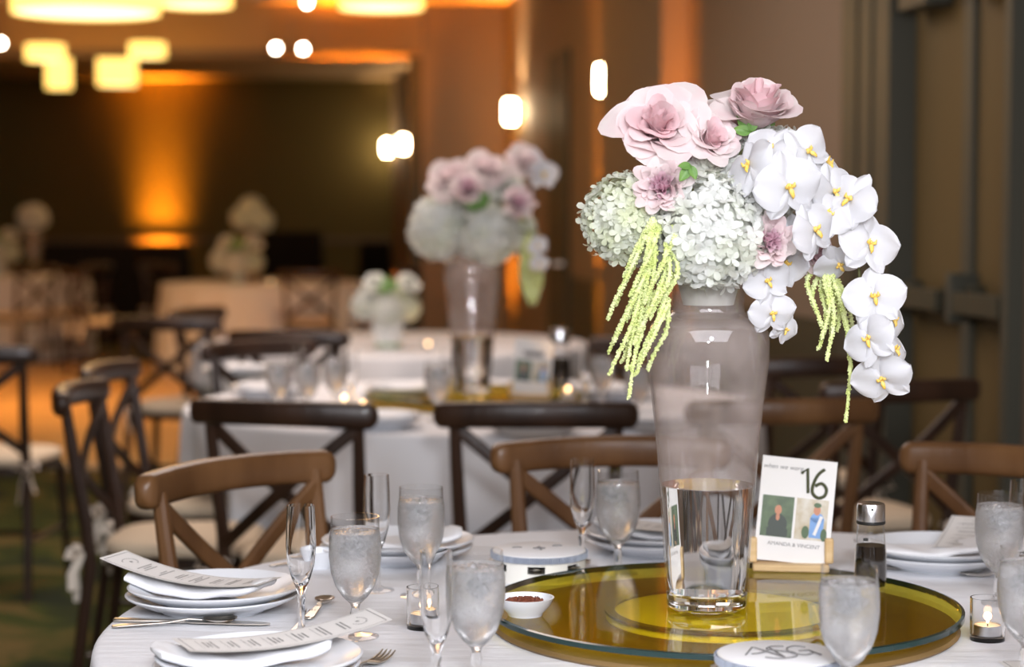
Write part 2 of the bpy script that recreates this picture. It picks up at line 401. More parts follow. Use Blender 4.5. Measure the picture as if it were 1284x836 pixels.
# drum pendants
pend = [  # px centre, bottom py, radius m, height m
    (108, 17, .44, .20), (246, 8, .21, .16), (478, 11, .25, .16), (57, 76, .15, .12), (185, 72, .14, .11),
    (74, 111, .13, .33), (147, 107, .20, .30)]
plab = ['widest glowing amber drum pendant at the top of the picture', 'small amber drum pendant right beside the widest one',
        'amber drum pendant hanging in front of the orange part of the header', 'small amber drum pendant overlapping the header above the narrow tall one',
        'flat amber drum pendant overlapping the header near the spotlights', 'narrow tall amber pendant hanging in the far room',
        'larger square looking amber pendant hanging in the far room']
for i, (px, py, r, hh) in enumerate(pend):
    Y = 1.2 * F / (265 - py) if i < 5 else 20.5
    zb = pyv(px, py, Y).z; p = pyv(px, py, Y)
    if i in (3, 4): Y = 15.3; p = pyv(px, py, Y); zb = p.z
    t = thing('drum_pendant', plab[i], 'lamp', (p.x, Y, zb))
    MB().lathe([(r, 0), (r, hh), (r * .97, hh), (r * .97, .0)], 32, close=True).build('shade', M['shade'], t)
    MB().lathe([(0, .01), (r * .96, .01), (r * .96, .02), (0, .02)], 32).build('diffuser', M['shadehot'], t)
    MB().tube([(0, 0 + .02, .02), (0, .02, CE - zb)], .008).build('rod', M['brass'], t)
    light('POINT', 'pendant_light', (p.x, Y, zb - .12), 9 * (1 if i else 2.0), WARM, shadow_soft_size=.15)
# spotlights on the header and in the ceiling
for px, py, Y, lab in ((347, 61, 15.9, 'left one of the pair of small white spotlights on the header'), (381, 62, 15.9, 'right one of the pair of small white spotlights on the header'),
                       (3, 55, 15.9, 'small white spotlight on the header at the picture edge'), (386, 4, 15.6, 'small white spotlight under the ceiling above the header pair'),
                       (437, 7, 15.6, 'small white spotlight under the ceiling by the orange header')):
    p = pyv(px, py, Y)
    t = thing('spotlight', lab, 'lamp', p)
    MB().lathe([(0, 0), (.028, 0), (.028, .002), (0, .002)], 16).build('lens', M['spot'], t, rot=(PI / 2, 0, 0), loc=(0, -.055, 0))
    MB().lathe([(.032, -.05), (.036, .05), (.02, .06), (0, .06)], 16).build('housing', M['brass'], t, rot=(-PI / 2, 0, 0))
    MB().tube([(0, .0, .03), (0, .04, max(.06, min(.3, CE - p.z)))], .008).build('bracket', M['brass'], t)
# wall sconces
def sconce(Y, z, lab, first=[None], e=26):
    if first[0] is None:
        t = thing('wall_sconce', lab, 'lamp')
        MB().lathe([(.036, -.08), (.044, -.06), (.044, .07), (.036, .085), (0, .085)], 20).build('shade', M['sconce'], t, loc=(0, .09, 0))
        MB().box(-.04, .04, -.0, .02, -.16, .05).build('back_plate', M['brass'], t, mods='bevel')
        MB().tube([(0, .02, -.1), (0, .06, -.17), (0, .09, -.13)], .012).build('arm', M['brass'], t)
        first[0] = t
    else:
        t = copy_tree(first[0]); t['label'] = lab
    wall_frame(t, Y); t.location.z = z
    p = t.location + NR * .09
    light('SPOT', 'sconce_beam', (p.x, p.y, z + .09), e * 4, (1, .66, .34), spot_size=math.radians(75), spot_blend=.9, shadow_soft_size=.025, target=(p.x - NR.x * .03, p.y - NR.y * .03, z + 1))
    return t
def ysolve(px): # where the wall line is seen at px
    k = (px - 642) / F; return 2.5 / (k + .16)
sconce(ysolve(775), pyv(757, 101, ysolve(775)).z, 'white glowing wall sconce nearest the large bouquet')
sconce(ysolve(655), pyv(640, 141, ysolve(655)).z, 'white glowing wall sconce between the taupe wing wall and the dark door')
sconce(ysolve(516), pyv(508, 181, ysolve(516)).z, 'right one of the two far sconces beyond the wing wall', e=10)
sconce(24.7, pyv(477, 185, 24.5).z, 'left one of the two far sconces beyond the wing wall', e=10)
# orange uplights
def uplight(p, lab, e, tgt, angle=50, blend=.6):
    t = thing('floor_uplight', lab, 'lamp', (p[0], p[1], 0), 0)
    MB().lathe([(.0, .02), (.09, .02), (.11, .20), (.105, .20), (.09, .05), (0, .05)], 20).build('housing', M['black'], t)
    MB().lathe([(0, .19), (.10, .19), (.10, .195), (0, .195)], 20).build('lens', M['uplens'], t)
    MB().box(-.1, .1, -.03, .03, 0, .02).build('foot', M['black'], t)
    light('SPOT', 'uplight_beam', (p[0], p[1], .23), e, ORANGE, spot_size=math.radians(angle), spot_blend=blend, shadow_soft_size=.06, target=tgt)
    return t
def bar_uplight(p, ang, lab, e, wd, dp, spread, tgt):
    t = thing('floor_uplight', lab, 'lamp', (p[0], p[1], 0), ang)
    MB().box(-wd / 2 - .02, wd / 2 + .02, -dp / 2 - .015, dp / 2 + .015, .03, .20).build('housing', M['black'], t, mods='bevel')
    MB().box(-wd / 2, wd / 2, -dp / 2, dp / 2, .2, .203).build('lens', M['uplens'], t)
    for sx in (-1, 1): MB().box(sx * wd * .35 - .02, sx * wd * .35 + .02, -dp / 2 - .02, dp / 2 + .02, 0, .03).build('foot', M['black'], t)
    l = light('AREA', 'uplight_beam', (p[0], p[1], .215), e, ORANGE, shape='RECTANGLE', size=wd, size_y=dp, spread=math.radians(spread))
    d = Vector(tgt) - Vector((p[0], p[1], .215)); z = -d.normalized(); x = Vector((math.cos(ang), math.sin(ang), 0)); y = z.cross(x).normalized(); x = y.cross(z)
    l.rotation_euler = Matrix((x, y, z)).transposed().to_euler()
    return t
struct_rail = None
p = pyv(200, 300, 24.85)
bar_uplight((p.x, 24.88), 0, 'orange floor uplight at the far olive wall', 42, .42, .06, 28, (p.x, 25.05, 3.0))
l_ = light('AREA', 'uplight_beam', (p.x, 24.80, .25), 13, (1, .34, .02), shape='RECTANGLE', size=.40, size_y=.08, spread=math.radians(46), target=(p.x, 25.0, 1.5))
wa = math.atan2(U.y, U.x)
q = Vector((wx(9.95), 9.95, 0)) + NR * .075
bar_uplight(q, wa + PI / 2, 'orange floor uplight at the foot of the pilaster', 7, .10, .06, 14, (q.x + .0 , q.y + .13, 2.9))
q = Vector((wx(12.15), 12.15, 0)) + NR * .12
bar_uplight(q, wa, 'orange floor uplight under the nearest sconce', 12, .30, .06, 26, (wx(12.15), 12.15, 3.0))
q = Vector((wx(15.6), 15.6, 0)) + NR * .12
bar_uplight(q, wa, 'orange floor uplight in the corner of the wing wall', 15, .40, .06, 30, (wx(15.6), 15.6, 3.0))
bar_uplight((-1.25, 15.72), 0, 'orange floor uplight under the right end of the header', 60, .5, .08, 30, (-1.3, 16.05, 3.0))

# flash beside the camera and its bounce off the ceiling, then added area fills for the room
light('AREA', 'camera_flash', (.03, -.02, 1.56), 12, (.90, .94, 1.0), shape='DISK', size=.14, target=(.3, 3.4, 1.0))
light('AREA', 'flash', (.35, -.9, 2.15), 68, (.92, .95, 1.0), shape='DISK', size=.45, target=(.3, 3.4, .9))
light('AREA', 'flash_bounce', (.2, .9, 2.95), 270, (.91, .92, 1.0), shape='SQUARE', size=4.2, target=(.1, 3.0, 0))
light('AREA', 'middle_tables_fill', (-.9, 7.2, 2.9), 85, (1, .84, .76), shape='SQUARE', size=2.6, target=(-.8, 7.2, 0))  # added fill brightening the middle tables, no fixture of its own
light('AREA', 'dance_floor_fill', (-4.3, 13.0, 2.9), 100, (1, .55, .20), shape='SQUARE', size=2.0, spread=math.radians(95), target=(-4.3, 14, 0))  # added fill brightening the dance floor, no fixture of its own
light('AREA', 'far_room_fill', (-3.2, 19.4, 2.55), 14, (1, .52, .20), shape='SQUARE', size=2.0, target=(-3.2, 18.9, 0))  # added ambient fill for the far room, no fixture of its own
w = bpy.data.worlds.new('world'); sc.world = w; w.use_nodes = True
w.node_tree.nodes['Background'].inputs[0].default_value = (1, .80, .62, 1); w.node_tree.nodes['Background'].inputs[1].default_value = .22

# ------------------------------------------------------------------ tables
CHAIRS = []
def push_in(at, n):
    """how far from the table's centre the drop can hang at each angle before it meets a pushed-in chair"""
    res = []
    for i in range(n):
        a = 2 * PI * i / n; d = Vector((math.cos(a), math.sin(a))); best = 9
        for (cx, cy_, rz) in CHAIRS:
            if abs(cx - at.x) > 2 or abs(cy_ - at.y) > 2: continue
            for k in range(90):
                r = .25 + k * .01
                if r > best: break
                x = at.x + d.x * r - cx; y = at.y + d.y * r - cy_
                lx = x * math.cos(-rz) - y * math.sin(-rz); ly = x * math.sin(-rz) + y * math.cos(-rz)
                if abs(lx) < .235 and -.32 < ly < .235: best = r; break
        res.append(best)
    m = [min(res[(i + k) % n] for k in range(-3, 4)) for i in range(n)]
    return m
def tablecloth(R, seed, top=.75, at=None):
    rnd = random.Random(seed); n = 288; mb = MB()
    ks = [(k, rnd.uniform(0, 6.28), rnd.uniform(.4, 1)) for k in (9, 13, 17, 22, 31)]
    def fold(a): return sum(w_ * math.sin(k * a + p_) for k, p_, w_ in ks) / 2.2
    prof = [(0, 0)] + [(R * t, 0) for t in (.1, .2, .3, .4, .5, .6, .7, .8, .88, .94, .975)]
    lim = push_in(at, n) if at is not None else [9] * n
    vs = []; rows = []
    for r, _ in prof[1:]:
        rows.append([(r * math.cos(2 * PI * i / n), r * math.sin(2 * PI * i / n), top) for i in range(n)])
    for j in range(22):
        s_ = j / 21
        row = []
        for i in range(n):
            a = 2 * PI * i / n
            if j < 4:
                b_ = j / 3 * PI / 2; r = R - .012 + .012 * math.sin(b_); z = top - .012 + .012 * math.cos(b_)
            else:
                q = (j - 3) / 18; z = top - .012 - q * (top - .022); f_ = fold(a + .08 * math.sin(q * 3 + a))
                r = R + .004 + .04 * q + .035 * f_ * min(1, q * 2.2) ** .9
                if lim[i] < 9:
                    k_ = min(1, max(0, (.56 - z) / .07)); r = r * (1 - k_) + min(r, lim[i] - .01) * k_
            row.append((r * math.cos(a), r * math.sin(a), z))
        rows.append(row)
    vs = [(0, 0, top)] + [p for r_ in rows for p in r_]; fs = [(0, 1 + i, 1 + (i + 1) % n) for i in range(n)]
    for j in range(len(rows) - 1):
        for i in range(n):
            i2 = (i + 1) % n; a = 1 + j * n; b_ = a + n; fs.append((a + i, b_ + i, b_ + i2, a + i2))
    return mb.add(vs, fs)
T1 = Vector((.307, 2.87, 0)); T2 = Vector((-.121, 6.22, 0)); T3 = Vector((-.55, 9.1, 0))
TR = .90
# lazy susans
SZ = .782
def susan(t, lab, full=True):
    o = thing('lazy_susan', lab, 'turntable', (t.x, t.y, .75))
    R = .342
    MB().lathe([(0, .024), (R - .004, .024), (R, .028), (R - .004, .032), (0, .032)], 96).build('glass_plate', M['amber'], o, sharp=20)
    MB().lathe([(0, 0), (.334, 0), (.338, .004), (.334, .009), (0, .009)], 64).build('darkening_disc', M['darkdisc'], o)  # disc added to darken the outer zone seen through the glass
    MB().lathe([(R - .003, .0235), (R + .0015, .0245), (R + .0015, .0315), (R - .003, .0325)], 96, close=True).build('plate_edge', M['edge'], o)
    MB().lathe([(0, .0092), (.17, .0092), (.17, .011), (.165, .018), (.158, .0185), (0, .0185)], 64).build('base', M['turntable'], o)
    MB().lathe([(.158, .019), (.172, .019), (.172, .023), (.158, .023)], 64, close=True).build('bearing_ring', M['turnring'], o)
    return o
susan(T1, 'amber glass lazy susan under the large clear vase'); susan(T2, 'amber glass lazy susan on the middle table')

# ------------------------------------------------------------------ chairs
def make_chair():
    t = thing('cross_back_chair', '', 'chair', group=None)
    W = M['wood']
    for sx in (-1, 1):
        pts = [(sx * .205, -.275, 0), (sx * .198, -.245, .2), (sx * .185, -.215, .44), (sx * .185, -.225, .55), (sx * .192, -.25, .70), (sx * .198, -.272, .855)]
        MB().tube(pts, [.014, .016, .018, .018, .017, .014], 10).build('leg', W, t)
        pts = [(sx * .195, .205, 0), (sx * .185, .19, .22), (sx * .175, .175, .435)]
        MB().tube(pts, [.012, .015, .019], 10).build('leg', W, t)
    # top rail: bent, thick, with rounded ends, fixed behind the posts
    pts = []; rad = []
    for i in range(41):
        u = math.sin(PI / 2 * (-1 + 2 * i / 40)); x = .248 * u
        pts.append((x, -.318 + .055 * u * u, .857 + .006 * (1 - u * u)))
        e = max(0, (abs(u) - .90) / .10); rad.append(max(.12, math.sqrt(max(0, 1 - e * e))) * 1.0)
    MB().tube(pts, rad, 16, flat=(.032, .022), up=(0, 0, 1)).build('top_rail', W, t, sharp=50)
    for sx in (-1, 1):
        pts = []
        for i in range(13):
            q = i / 12; x = sx * (.192 - .378 * q); z = .825 - .31 * q - .02 * math.sin(PI * q) * 0
            y = -.268 + .045 * q - .035 * math.sin(PI * q) - .004 * sx
            pts.append((x, y, z))
        MB().tube(pts, 1, 10, flat=(.009, .016), up=(0, 1, 0)).build('cross_brace', W, t)
    def outline(k, n=40, w=.205, d=.20):
        o_ = []
        for i in range(n):
            a = 2 * PI * i / n; e = .55
            x = math.copysign(abs(math.cos(a)) ** e, math.cos(a)); y = math.copysign(abs(math.sin(a)) ** e, math.sin(a))
            o_.append((x * (w + .012 * y) * k, y * d * k))
        return o_
    mb = MB(); mb.slab(outline(1), .43, .455); mb.build('seat', W, t, mods='bevel')
    rows = [(.90, .456), (.985, .462), (1.0, .475), (.985, .488), (.90, .497), (.6, .503), (.2, .506)]
    mb = MB(); vs = []; n = 40
    for k, z in rows: vs += [(x, y, z) for x, y in outline(k)]
    fs = [(j * n + i, j * n + (i + 1) % n, (j + 1) * n + (i + 1) % n, (j + 1) * n + i) for j in range(len(rows) - 1) for i in range(n)]
    fs += [tuple(range(n))[::-1], tuple(range((len(rows) - 1) * n, len(rows) * n))]
    cu = mb.add(vs, fs).build('cushion', M['cushion'], t, sharp=0)
    for sx in (-1, 1):
        MB().tube([(sx * .19, -.225, .2), (sx * .18, .188, .2)], .010, 8).build('stretcher', W, t)
        # fabric bow tying the cushion to the post
        b = MB(); c = Vector((sx * .20, -.235, .47))
        for q in (-1, 1):
            b.tube([c, c + Vector((q * .03, -.02, .02)), c + Vector((q * .045, -.025, -.005)), c + Vector((q * .02, -.02, -.012)), c], 1, 6, flat=(.010, .0015), up=(0, 1, 0))
            b.tube([c, c + Vector((q * .018, -.022, -.05)), c + Vector((q * .03, -.018, -.11 + .02 * q))], 1, 6, flat=(.011, .0015), up=(0, 1, 0))
        b.tube([(sx * .17, -.205, .475), tuple(c)], .006, 6)
        b.build('ribbon_tie', M['ribbon'], t)
    MB().tube([(-.18, -.02, .2), (.18, -.02, .2)], .010, 8).build('stretcher', W, t)
    return t
chair0 = make_chair(); used = [False]
def place_chair(x, y, tgt, label, group=None, dark=True, off=0, rz=None):
    if not used[0]: used[0] = True; c = chair0; KIDS[chair0.name] = kids(chair0)
    else: c = copy_tree(chair0)
    if rz is None: rz = math.atan2(tgt.y - y, tgt.x - x) - PI / 2 + math.radians(off)
    c.location = (x, y, 0); c.rotation_euler = (0, 0, rz); c['label'] = label; CHAIRS.append((x, y, rz))
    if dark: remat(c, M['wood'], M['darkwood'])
    if group: c['group'] = group
    return c
def chair_from_rail(px, ytop, tgt, label, off=0, face=None, **k):
    """the rail's mid top seen at px,ytop; the seat base lies .3 m towards what it faces"""
    p = pz(px, ytop, .89); v = (tgt - Vector((p.x, p.y, 0))); v.z = 0; v.normalize()
    v.rotate(Euler((0, 0, math.radians(off))))
    if face: v = Vector((*face, 0)).normalized()
    b = Vector((p.x, p.y, 0)) + v * .315
    return place_chair(b.x, b.y, None, label, rz=math.atan2(v.y, v.x) - PI / 2, **k)
chair_from_rail(280, 576, T1, 'lighter brown cross-back chair behind the left plate stack at the nearest table', dark=False, off=6)
chair_from_rail(762, 549, T1, 'brown cross-back chair facing us just left of the large vase', dark=False, off=4)
chair_from_rail(1285, 562, T1, 'brown cross-back chair behind the goblets at the right picture edge', dark=False, off=-6)
chair_from_rail(345, 504, T2, 'dark cross-back chair behind the lighter chair at the left', off=0)
chair_from_rail(672, 506, T2, 'dark cross-back chair centred before the middle table, back to us', off=-8)
chair_from_rail(84, 482, T2, 'cross-back chair seen side-on over the green carpet with a bow on its seat', face=(1, -.02))
chair_from_rail(122, 456, T2, 'cross-back chair just beyond the side-on one with the bow', face=(1, -.12))
chair_from_rail(988, 502, T2, 'brown cross-back chair seen right of the large vase, below the orchids', dark=False, off=-20)
chair_from_rail(1140, 478, T2, 'cross-back chair with cream cushion behind the soy sauce bottle', face=(-.35, 1))
chair_from_rail(1045, 449, T2, 'cross-back chair farther back between the orchid spray and the door', face=(-.3, 1))
chair_from_rail(317, 427, T2, 'dark cross-back chair on the far left side of the middle table')
chair_from_rail(357, 415, T3, 'dark cross-back chair before the table with the low white bouquet')
chair_from_rail(-48, 434, T2, 'dark cross-back chair cut by the left picture edge', face=(.1, 1))
chair_from_rail(205, 398, T3, 'left one of the dark chairs beside the table with the low white bouquet', face=(.1, 1))
chair_from_rail(238, 386, T3, 'dark chair beyond the left one at the low bouquet table')
chair_from_rail(820, 424, T2, 'dark chair at the far right of the middle table behind the vase')
gfar = 'dark cross-back chairs beyond the dance floor'
for (x, y, a, lab) in ((-3.25, 15.9, -1.1, 'cross-back chair beyond the dance floor left of the far tablecloth'), (-1.6, 15.8, .1, 'cross-back chair before the far tablecloth with candle'),
                  (-5.3, 17.2, .4, 'dark chair at the far left tablecloth'), (-3.9, 17.6, 1.2, 'dark chair right of the far left tablecloth'),
                  (-3.0, 18.0, -.6, 'dark chair under the far orange uplight'), (-1.0, 16.2, .9, 'dark chair right of the far tablecloth with candle'),
                  (-4.2, 16.9, .9, 'dark chair between the two far tables, nearer one'), (-5.6, 19.8, 2.4, 'dark chair behind the far left tablecloth')):
    place_chair(x, y, None, lab, gfar, rz=a)

tables = []
for i, (t, lab) in enumerate(((T1, 'white tablecloth of the nearest round table with the large vase'),
                          (T2, 'white tablecloth of the middle round table behind the dark chairs'),
                          (T3, 'white tablecloth of the table with the low white bouquet'))):
    o = tablecloth(TR, 5 + i, at=t).build('tablecloth', M['cloth'], sharp=0); o.location = t
    tag(o, lab, 'tablecloth')
T4 = Vector((-4.85, 18.6, 0)); T5 = Vector((-2.05, 16.8, 0))
for t, lab in ((T4, 'far white tablecloth cut by the left picture edge'), (T5, 'far white tablecloth between the wooden cross-back chairs, beyond the dance floor')):
    o = tablecloth(TR, int(-t.x * 10), at=t).build('tablecloth', M['cloth'], sharp=0); o.location = t; tag(o, lab, 'tablecloth')

# ------------------------------------------------------------------ glassware
HG = .172
def make_goblet():
    t = thing('water_goblet', '', 'glass')
    outer = [(.033, 0), (.0335, .002), (.02, .0045), (.008, .008), (.0055, .014), (.006, .022), (.0072, .034), (.0055, .042), (.0075, .048), (.018, .058), (.028, .073), (.0345, .093), (.037, .115), (.0365, .14), (.0345, .160), (.034, HG)]
    inner = [(.0328, HG), (.0333, .16), (.0352, .14), (.0357, .115), (.0332, .094), (.0267, .075), (.0165, .061), (.004, .053), (0, .052)]
    MB().lathe([(0, .0005)] + outer[:4], 32).build('foot', M['glass'], t)
    MB().lathe(outer[3:8], 32).build('stem', M['solidglass'], t)
    MB().lathe(outer[7:14] + [(.0346, .154), (.0335, .154)] + inner[2:], 40).build('bowl', M['wetglass'], t)
    MB().lathe([(.0346, .154)] + outer[14:] + inner[:2] + [(.0335, .154)], 40).build('clear_rim', M['glass'], t)
    wr = [(0, .0525), (.004, .0535), (.0162, .0615), (.0264, .0755), (.0329, .0945), (.0354, .115), (.0350, .138), (.0342, .150), (0, .150)]
    MB().lathe(wr, 40).build('water', M['icewater'], t)
    rnd = random.Random(4); ic = MB()
    for k in range(7):
        a = rnd.uniform(0, 6.28); r = rnd.uniform(.004, .018); z = rnd.uniform(.118, .145); s_ = rnd.uniform(.007, .0105)
        mx = Matrix.Translation((r * math.cos(a), r * math.sin(a), z)) @ Euler((rnd.uniform(0, 3), rnd.uniform(0, 3), 0)).to_matrix().to_4x4()
        ic.box(-s_, s_, -s_, s_, -s_ * .8, s_ * .8, mx)
    ic.build('ice', M['ice'], t, mods='bevel')
    return t
HF = .185
def make_flute():
    t = thing('champagne_flute', '', 'glass')
    outer = [(.027, 0), (.0275, .002), (.014, .0045), (.006, .009), (.0042, .02), (.006, .034), (.0045, .044), (.0065, .052), (.0045, .058), (.007, .065), (.014, .082), (.0195, .103), (.0215, .128), (.0208, .158), (.0195, HF)]
    inner = [(.0185, HF), (.0197, .158), (.0204, .128), (.0183, .104), (.0125, .084), (.004, .072), (0, .07)]
    MB().lathe([(0, .0005)] + outer[:4], 28).build('foot', M['glass'], t)
    MB().lathe(outer[3:10], 28).build('stem', M['solidglass'], t)
    MB().lathe(outer[9:] + inner, 36).build('bowl', M['flute'], t)
    return t
gob0 = make_goblet(); flu0 = make_flute()
KIDS[gob0.name] = kids(gob0); KIDS[flu0.name] = kids(flu0)
def place(proto, H, px, rim, label, flag={}, rz=0, group=None, top=.75):
    p = pz(px, rim, top + H)
    if proto.name not in flag: flag[proto.name] = 1; c = proto
    else: c = copy_tree(proto)
    c.location = (p.x, p.y, top); c.rotation_euler = (0, 0, rz); c['label'] = label
    if group: c['group'] = group
    return c
gl = [(597, 690, 'iced water goblet with warm candle glow, beside the flute before the lazy susan'),
      (445, 647, 'iced water goblet behind the front menu card, beside the teaspoon'),
      (528, 610, 'iced water goblet before the centre left plate stack'),
      (775, 590, 'iced water goblet just left of the large vase, mirrored in the lazy susan'),
      (1065, 709, 'iced water goblet in front of the soy sauce bottle'),
      (1254, 618, 'iced water goblet behind the candle at the right'),
      (1288, 686, 'iced water goblet cut by the right picture edge')]
for k, (px, y, lab) in enumerate(gl): place(gob0, HG, px, y, lab, rz=k * 1.3)
for px, y, lab in ((377, 633, 'empty champagne flute right of the left plate stack'), (472, 595, 'empty champagne flute behind the goblet at the centre left'),
                   (547, 690, 'empty champagne flute standing left of the goblet before the lazy susan'), (730, 575, 'empty champagne flute left of the large vase, behind the lazy susan'),
                   (1031, 577, 'champagne flute rising behind the number card'), (1283, 602, 'champagne flute at the right picture edge behind the goblets')):
    place(flu0, HF, px, y, lab)

def make_votive():
    t = thing('votive_candle', '', 'candle')
    MB().lathe([(0, 0), (.024, 0), (.0245, .03), (.0245, .060), (.0225, .060), (.0222, .03), (.0215, .007), (0, .007)], 32).build('glass_cup', M['flute'], t)
    MB().lathe([(0, .008), (.0190, .008), (.0190, .022), (.0182, .022), (.0182, .019)], 24).build('tin', M['tin'], t)
    MB().lathe([(.0181, .0095), (.0181, .0205), (.009, .0195), (0, .0190)], 24).build('wax', M['wax'], t)
    MB().tube([(0, 0, .018), (0, 0, .024)], .0008, 6).build('wick', M['black'], t)
    MB().lathe([(0, .023), (.0018, .025), (.0022, .028), (.0012, .033), (0, .037)], 12).build('flame', M['flame'], t)
    return t
vot0 = make_votive(); KIDS[vot0.name] = kids(vot0); fv = [0]
def votive(p, lab, e=.12):
    c = vot0 if not fv[0] else copy_tree(vot0); fv[0] = 1
    c.location = p; c['label'] = lab
    light('POINT', 'candle_light', (p[0], p[1], p[2] + .034), e, (1, .55, .22), shadow_soft_size=.006)
votive(pz(1238, 802, .75), 'lit tealight in a clear glass cup before the right goblets')
votive(pz(531, 787, .75), 'lit tealight in a clear cup behind the front flute')

# ------------------------------------------------------------------ china
def make_plate(deep):
    R = .132
    t = MB().lathe([(0, .004), (.070, .004), (.072, 0), (.078, 0), (.082, .004), (.105, .012), (R - .002, .0235), (R, .026), (R - .003, .0275), (.105, .0175), (.088, .0095), (.07, .0085), (0, .008)], 64)
    return t.mesh('plate', M['china'], 40)
plate_me = make_plate(0)
menuA = None
def menu_surface(L, Wd, bend, lift=0):
    def f(u, v, dz=0):   # u along length -1..1, v across -1..1
        x = u * L / 2; y = v * Wd / 2
        return Vector((x, y, bend * u * u + lift * u + dz))
    return f
def make_menu(name, label, loc, rz, L, Wd, bend, lift=0, seed=1, group=None, words=True, tilt=0):
    t = thing(name, label, 'menu', loc, rz, group); t.rotation_euler = (tilt, 0, rz)
    f = menu_surface(L, Wd, bend, lift)
    mb = MB(); mb.surf(lambda a, b_: f(a * 2 - 1, b_ * 2 - 1, 0), 24, 2)
    mb.surf(lambda a, b_: f(1 - a * 2, b_ * 2 - 1, -.0006), 24, 2)
    mb.build('card', M['paper'], t, sharp=0)
    ink = MB(); rnd = random.Random(seed)
    def quad(u0, u1, v0, v1):
        n = max(1, int(abs(u1 - u0) * 12))
        for i in range(n):
            a = u0 + (u1 - u0) * i / n; b_ = u0 + (u1 - u0) * (i + 1) / n
            ink.add([f(a, v0, .0005), f(b_, v0, .0005), f(b_, v1, .0005), f(a, v1, .0005)], [(0, 1, 2, 3)])
    # border
    for v in (-.88, .88): quad(-.95, .95, v, v + .02)
    for u in (-.95, .95): quad(u, u + .008, -.88, .9)
    # lines of print: words run along v, the lines are stacked along u
    u = -.82
    while u < .55:
        blk = rnd.choice((2, 3, 3)); quad(u, u + .004, -.6, .6) if rnd.random() < .5 else None; u += .05
        for k in range(blk):
            half = rnd.uniform(.25, .62); v = -half
            while v < half:
                w_ = rnd.uniform(.05, .13); quad(u, u + .016, v, min(v + w_, half)); v += w_ + .03
            u += .042
        u += .07
    # little wreath crest at the head
    for k in range(14):
        a = PI * .15 + k / 13 * PI * 1.2; cu, cv = .76 + .10 * math.sin(a) * .75, .42 * math.cos(a)
        quad(cu, cu + .015, cv, cv + .05)
    quad(.74, .775, -.06, -.01); quad(.74, .775, .02, .07)
    ink.build('printed_text', M['ink'], t)
    return t
def napkin(loc, rz, label, L=.23, Wd=.085, bend=.02):
    mb = MB()
    def f(a, b_):
        # closed rounded pad around a bent strip
        ang = b_ * 2 * PI; u = a * 2 - 1; e = .5
        cy = math.copysign(abs(math.cos(ang)) ** e, math.cos(ang)); cz = math.copysign(abs(math.sin(ang)) ** .8, math.sin(ang))
        k = 1 if abs(u) < .9 else math.sqrt(max(.12, 1 - ((abs(u) - .9) / .1) ** 2))
        y = cy * Wd / 2 * k + .004 * math.sin(u * 7); z = .007 * cz * k + .0015 * math.sin(9 * u + 3 * cy)
        return Vector((u * L / 2, y, bend * u * u + z + .008))
    mb.surf(f, 28, 20)
    mb.f += [tuple(j * 29 for j in range(20)), tuple(j * 29 + 28 for j in range(19, -1, -1))]
    o = mb.build('napkin', M['napkin'], sharp=60); o.location = loc; o.rotation_euler = (0, 0, rz)
    return tag(o, label, 'napkin')
def stack(px, py, name, menu=None, nap=None, n=2, rise=.0):
    p = pz(px, py, .775); p.z = .75
    for k in range(n):
        o = bpy.data.objects.new('dinner_plate', plate_me); C.objects.link(o); o.location = (p.x + .003 * k, p.y + .002 * k, .7505 + .0115 * k)
        tag(o, ('white plate, upper one of the stack ' if k == n - 1 else 'white plate, lower one of the stack ') + name, 'plate')
    z = .7505 + .0115 * (n - 1)
    if nap: napkin((p.x + nap[0], p.y + nap[1], z + .0095 + nap[3]), nap[2], 'folded white napkin on the plate stack ' + name)
    if menu:
        dx, dy, rz, L, Wd, bend, lift, zz, seed = menu
        make_menu('menu_card', 'long printed menu card curved on the plate stack ' + name, (p.x + dx, p.y + dy, z + zz), rz, L, Wd, bend, lift, seed)
    return p
stack(268, 744, 'in front of the lighter wooden chair', menu=(-.035, .0, -.36 + PI, .27, .075, .017, .012, .036, 3), nap=(-.02, .0, -.32, .0))
stack(322, 832, 'at the lower left of the picture', menu=(.03, .03, .44, .27, .085, .014, .008, .038, 5), nap=(-.02, .01, .30, .0))
stack(497, 684, 'behind the centre left goblets', nap=(.0, .0, .3, .0))
stack(826, 674, 'behind the large vase', nap=(.0, .02, -.5, .0), menu=(.0, .0, 2.6, .2, .085, .006, 0, .032, 7))
stack(1176, 692, 'behind the soy sauce bottle', nap=(-.03, -.02, .05, 0), menu=(.06, .045, 1.2, .20, .085, .004, .012, .036, 9))
# cards at the bottom of the picture
p = pz(878, 829, .753); make_menu('menu_card', 'printed card at the bottom before the vase, only its top edge in view', (p.x, p.y - .10, .7515), PI / 2, .20, .108, 0, 0, 11)
p = pz(1300, 826, .753); make_menu('menu_card', 'printed card at the bottom right corner of the picture', (p.x + .01, p.y - .10, .7515), PI / 2 + .1, .20, .108, 0, 0, 12)

